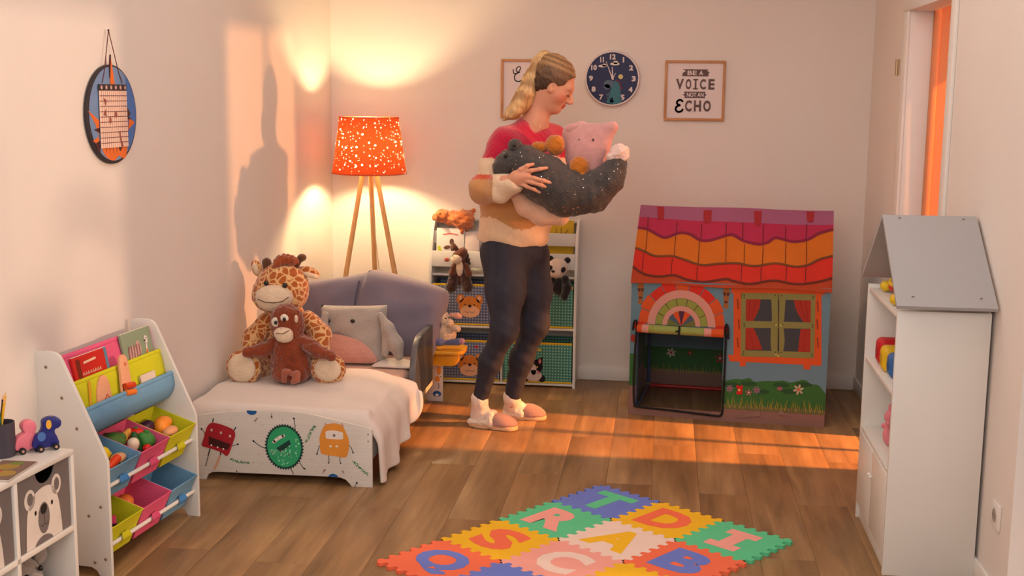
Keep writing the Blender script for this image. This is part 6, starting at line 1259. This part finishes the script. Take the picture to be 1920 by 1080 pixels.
# sweater
zr1, zr2, zr3 = (-0.8632, 5.6, 1.2989)[2], (-0.8628, 5.6, 1.2304)[2], (-0.8627, 5.6, 1.2157)[2]
hemA, hemB = (-0.8716, 5.72, 0.9147), (-0.5181, 5.72, 0.8832)
sw_pr = [K_((-0.7159, 5.64, 1.3826), (-0.5422, 5.84, 1.383), .060, .060, k=.05), E_((-0.6466, 5.74, 1.2656), (.168, .145, .17), k=.08), E_((-0.6866, 5.735, 1.0645), (.172, .145, .15), k=.08), E_((-0.6953, 5.735, 0.9377), (.172, .140, .10), k=.06),
         K_((-0.6399, 5.75, 1.4393), (-0.711, 5.66, 1.3868), .050, .055, k=.05), K_((-0.5968, 5.77, 1.4394), (-0.5331, 5.85, 1.3929), .052, .060, k=.05),
         K_((-0.7341, 5.61, 1.3688), (-0.8059, 5.52, 1.1688), .066, .062, k=.04), K_((-0.8083, 5.52, 1.1639), (-0.7227, 5.445, 1.1857), .062, .054, k=.04), K_((-0.722, 5.44, 1.1813), (-0.6543, 5.395, 1.212), .052, .046, k=.02), E_((-0.711, 5.43, 1.1823), (.055, .05, .062), k=.03),
         K_((-0.5288, 5.86, 1.3825), (-0.4573, 5.84, 1.1747), .066, .066, k=.04), K_((-0.4573, 5.84, 1.1747), (-0.363, 5.66, 1.123), .062, .045, k=.04),
         E_((-0.6023, 5.745, 1.4745), (.062, .066, .050), sub=True), K_((-0.6023, 5.745, 1.4745), (-0.5688, 5.64, 1.4529), .046, .040, sub=True), K_((-0.6645, 5.4, 1.2114), (-0.6007, 5.36, 1.2295), .030, .030, sub=True)]
def hem_clip(P_):
    t = np.clip((P_[..., 0]-hemA[0])/(hemB[0]-hemA[0]), -.3, 1.3); zc = hemA[2]+(hemB[2]-hemA[2])*t+.006*np.sin(P_[..., 0]*40)
    return np.where(P_[..., 2] < 1.1, zc-P_[..., 2], -1)
def knit(P_): return .004*np.sin(P_[..., 2]*38+P_[..., 0]*9)*np.sin(P_[..., 0]*16+P_[..., 2]*7)+.0035*np.sin((P_[..., 2]+P_[..., 0]*.6)*62)+.0012*np.sin(P_[..., 0]*230)*np.sin(P_[..., 2]*230)
def sw_tone(co):
    x, y, z = co.T; n = len(co); c = np.tile(np.array([198., 140., 84.]), (n, 1))
    wob = .012*np.sin(x*22)+.008*np.sin(y*17)
    zr_ = z+wob+.10*np.clip(x+.80, 0, .4)*0
    c[z > zr3+wob*.6] = (206, 76, 36); c[z > zr2+wob*.6+.004] = (222, 190, 158); c[z > zr1+wob] = (188, 14, 54)
    hz = (-0.7644, 5.62, 1.0186)[2]-.030*np.clip((x+.85)/.25, 0, 1)+.018*np.sin((x+.85)*24)
    c[(z < hz) & (y > 5.5)] = (236, 200, 164)
    cuff = (y < 5.475) & (x > (-0.7509, 5.44, 1.1855)[0]); c[cuff] = (232, 202, 170); c[(x > (-0.3957, 5.7, 1.1363)[0]) & (y < 5.76)] = (232, 202, 170)
    return c
sw = skin('sweater', sw_pr, .0075, KN, woman, knit, sw_tone, clip=hem_clip)
# jeans
jn = [E_((-0.6919, 5.735, 0.8666), (.150, .118, .085), k=.05), K_((-0.7355, 5.68, 0.8419), (-0.7186, 5.64, 0.6834), .108, .090, k=.05), K_((-0.7186, 5.64, 0.6834), (-0.718, 5.61, 0.5031), .090, .062, k=.04), K_((-0.718, 5.61, 0.5031), (-0.7919, 5.66, 0.3358), .060, .050, k=.04), K_((-0.7919, 5.66, 0.3358), (-0.8454, 5.7, 0.1409), .050, .036, k=.04),
      K_((-0.6262, 5.79, 0.8306), (-0.6044, 5.8, 0.6616), .098, .086, k=.05), K_((-0.6044, 5.8, 0.6616), (-0.5934, 5.79, 0.4992), .086, .066, k=.04), K_((-0.5934, 5.79, 0.4992), (-0.6595, 5.82, 0.3219), .062, .054, k=.04), K_((-0.6595, 5.82, 0.3219), (-0.7075, 5.845, 0.1159), .054, .040, k=.04)]
def jclip(P_): return ((-0.8482, 5.72, 0.1119)[2]-.01*0)-P_[..., 2]
jeans = skin('jeans', jn, .008, DENIM, woman, lambda P_: .0011*np.sin(P_[..., 2]*95+P_[..., 0]*60+P_[..., 1]*25)*np.clip((.62-np.abs(P_[..., 2]-.42))*2, 0, 1), clip=jclip)
SOCK, SLIP, LINING, SOLE = M('fluffy_sock', (236, 220, 208), .95, var=.05, bump=.4, bscale=150, sheen=.4), M('mauve_slipper', (168, 132, 126), .9, var=.05, bump=.2, bscale=200, sheen=.3), M('fluffy_lining', (238, 222, 204), .95, var=.06, bump=.8, bscale=120, sheen=.5), M('slipper_sole', (222, 178, 138), .7)
for ank, heel, toe, nm in (((-0.8479, 5.7, 0.1302), (-0.8913, 5.7327, 0), (-0.6806, 5.6799, 0), 'near'), ((-0.7101, 5.845, 0.1104), (-0.7502, 5.8971, 0), (-0.563, 5.8972, 0), 'far')):
    skin('sock', [K_(Vector(ank)+Vector((0, 0, .01)), Vector(heel)+Vector((.045, 0, .055)), .042, .040, k=.03), K_(Vector(heel)+Vector((.035, 0, .048)), Vector(heel)+Vector((.11, -.005, .045)), .036, .030, k=.03)], .006, SOCK, woman, fuzz(.0014, 110, 3))
    d_ = Vector(toe)-Vector(heel); d_.z = 0; L_ = d_.length+.035; d_.normalize(); p_ = Vector((-d_.y, d_.x, 0)); o_ = Vector(heel)-d_*.012
    foot_fn = lambda u, v, w_, o_=o_, d_=d_, p_=p_: o_+d_*u+p_*v+Vector((0, 0, w_))
    out = spline([(0, 0), (.012, .032), (.06, .037), (.12, .040), (L_-.05, .046), (L_-.012, .030), (L_, 0), (L_-.012, -.030), (L_-.05, -.046), (.12, -.040), (.06, -.037), (.012, -.032)], 4, True)
    sl = MB().prism(out, foot_fn, .001, .020, .004).build('slipper', SOLE, woman)
    skin('toe_cover', [E_(foot_fn(L_-.060, 0, .024), (.058, .045, .036), k=.02), E_(foot_fn(L_-.095, 0, .034), (.05, .042, .040), k=.04)], .006, SLIP, sl, clip=lambda P_: .0195-P_[..., 2])
    c0 = foot_fn(L_-.128, 0, .046)
    skin('lining', [K_(foot_fn(L_-.120, -.034, .03), foot_fn(L_-.135, -.016, .066), .016, .016, k=.02), K_(foot_fn(L_-.135, -.016, .066), foot_fn(L_-.135, .016, .066), .016, .016, k=.02), K_(foot_fn(L_-.135, .016, .066), foot_fn(L_-.120, .034, .03), .016, .016, k=.02), K_(foot_fn(.018, -.026, .026), foot_fn(L_-.13, -.036, .028), .011, .013, k=.02), K_(foot_fn(.018, .026, .026), foot_fn(L_-.13, .036, .028), .011, .013, k=.02), K_(foot_fn(.014, -.022, .026), foot_fn(.014, .022, .026), .012, .012, k=.02)], .005, LINING, sl, fuzz(.002, 150, 4))
# ---------------------------------------------------------------- what she carries
SEQ = M('dark_sequin_plush', (50, 43, 43), .34, var=.25, nscale=120, bump=.8, bscale=170, spec=.6, sheen=.2); AMB = plush('amber_plush', (190, 108, 26), bump=.7); BEL = plush('pale_belly_plush', (222, 170, 140))
dg = thing('dragon_plush', 'dark grey shiny dinosaur plush with amber spikes held in the womans arms', 'plush toy')
skin('body', chain([(-0.6789, 5.47, 1.2993), (-0.6134, 5.465, 1.2912), (-0.5339, 5.47, 1.2258), (-0.4324, 5.47, 1.1659), (-0.3181, 5.47, 1.1682), (-0.2383, 5.46, 1.2274), (-0.2046, 5.46, 1.294)], [.058, .072, .100, .104, .086, .062, .046], k=.04), .007, SEQ, dg, fuzz(.002, 80, 23))
vb = [v for v in dg.children[0].data.vertices if v.normal.y < -.2]; rg = random.Random(9); sm_ = MB()
for v in rg.sample(vb, 110):
    n_ = v.normal; t1_ = n_.orthogonal().normalized(); t2_ = n_.cross(t1_); c_ = v.co+n_*.0022; r_ = rg.uniform(.0016, .0036); tl_ = Vector((rg.uniform(-.3, .3), rg.uniform(-.3, .3), rg.uniform(-.3, .3)))
    sm_._add([c_+(t1_*math.cos(k*1.0472)+t2_*math.sin(k*1.0472)+n_*(tl_.x*math.cos(k*1.0472)+tl_.y*math.sin(k*1.0472)))*r_ for k in range(6)], [(0, 1, 2, 3, 4, 5)])
tag(sm_.build('sequin_sprinkle', M('silver_sequin', (214, 200, 190), .18, metal=.9), dg, smooth=False, fix=False), kind='stuff')
skin('head', [E_((-0.6914, 5.455, 1.2927), (.060, .055, .048)), K_((-0.6948, 5.445, 1.2813), (-0.7269, 5.435, 1.2624), .042, .030, k=.03), E_((-0.658, 5.45, 1.3669), (.034, .034, .034), k=.015), E_((-0.6122, 5.47, 1.3431), (.028, .03, .026), k=.02)], .006, SEQ, dg, fuzz(.0015, 90, 24))
for q in ((-0.6588, 5.417, 1.3729), (-0.6945, 5.402, 1.3261)): ball('eye', q, .009, EYE, dg)
for c_, r_ in (((-0.4839, 5.5, 1.3724), (.046, .032, .046)), ((-0.5543, 5.51, 1.3613), (.040, .03, .026)), ((-0.3715, 5.455, 1.2772), (.046, .034, .050)), ((-0.3556, 5.44, 1.2406), (.02, .02, .03))): skin('spike', [E_(c_, r_)], .006, AMB, dg, fuzz(.002, 130, 25))
skin('belly', chain([(-0.661, 5.495, 1.1544), (-0.6137, 5.49, 1.0932), (-0.5401, 5.485, 1.0567), (-0.4508, 5.485, 1.0491)], [.030, .038, .042, .036], k=.03), .007, BEL, dg)
skin('tail_tuft', [E_((-0.194, 5.46, 1.3435), (.044, .04, .040)), E_((-0.2144, 5.455, 1.3223), (.034, .035, .022), k=.02)], .006, plush('white_tuft', (232, 200, 190), bump=.9), dg, fuzz(.004, 110, 26))
PIG = plush('pig_pink_plush', (206, 150, 146), bump=.25)
pp_ = thing('pig_cushion', 'pink pig cushion with a small ear carried above the grey plush', 'cushion')
A_, B_, C_, D_ = (-0.4137, 5.57, 1.4234), (-0.2298, 5.52, 1.4559), (-0.3235, 5.53, 1.2546), (-0.389, 5.56, 1.3044)
skin('cushion_body', [K_(A_, B_, .030, .011, k=.05), K_(B_, C_, .011, .030, k=.06), K_(A_, D_, .03, .034, k=.06), K_(D_, C_, .034, .03, k=.06), E_((-0.3317, 5.545, 1.373), (.082, .052, .082), k=.06), E_((-0.3551, 5.55, 1.3294), (.05, .045, .05), k=.06)], .007, PIG, pp_)
skin('ear', [E_((-0.4112, 5.53, 1.4483), (.030, .014, .022), rot=Matrix.Rotation(-.4, 3, 'Y'))], .005, PIG, pp_); skin('ear', [E_((-0.3728, 5.56, 1.4624), (.026, .014, .018))], .005, PIG, pp_)
for q in ((-0.377, 5.5, 1.3977), (-0.3145, 5.488, 1.3991)): ball('eye', q, .005, EYE, pp_, n=10, m=7)

# ---------------------------------------------------------------- potted plant by the near window
pl = thing('potted_plant', 'broad-leaved potted plant standing outside the near window of the right wall', 'plant', loc=(1.78, 3.22, 0))
MB().lathe([(.10, 0), (.125, .02), (.145, .26), (.150, .28), (.138, .28), (.132, .25), (0, .24)], n=28).build('pot', C(196, 186, 176, .5), pl)
MB().lathe([(.131, .24), (.09, .25), (0, .252)], n=20).build('soil', C(60, 44, 34, .9), pl)
LEAF = M('leaf_green', (62, 104, 54), .45, var=.1)
rg = random.Random(5)
for k in range(13):
    a = k*2.4; hgt = .75+.085*k; lean = .08+.02*(k % 4); tip = Vector((math.cos(a)*lean, math.sin(a)*lean, hgt)); out = Vector((math.cos(a), math.sin(a), 0))
    tube('leaf_stem', spl3([(.02*math.cos(a), .02*math.sin(a), .24), (tip.x*.4, tip.y*.4, .24+(hgt-.24)*.6), tip]), .006, LEAF, pl, 6)
    L_ = .26+.06*rg.random(); wd = .075+.02*rg.random(); sd = out.cross(Vector((0, 0, 1)))
    lf = MB().grid(lambda s_, t_, tip=tip, out=out, sd=sd, L_=L_, wd=wd: tip+out*(L_*t_*.85)+Vector((0, 0, .10*t_-.22*t_*t_-.03*abs(2*s_-1)))+sd*((2*s_-1)*wd*math.sin(PI*min(1, .04+t_*.96))**.7), 4, 9).build('leaf', LEAF, pl, angle=180)
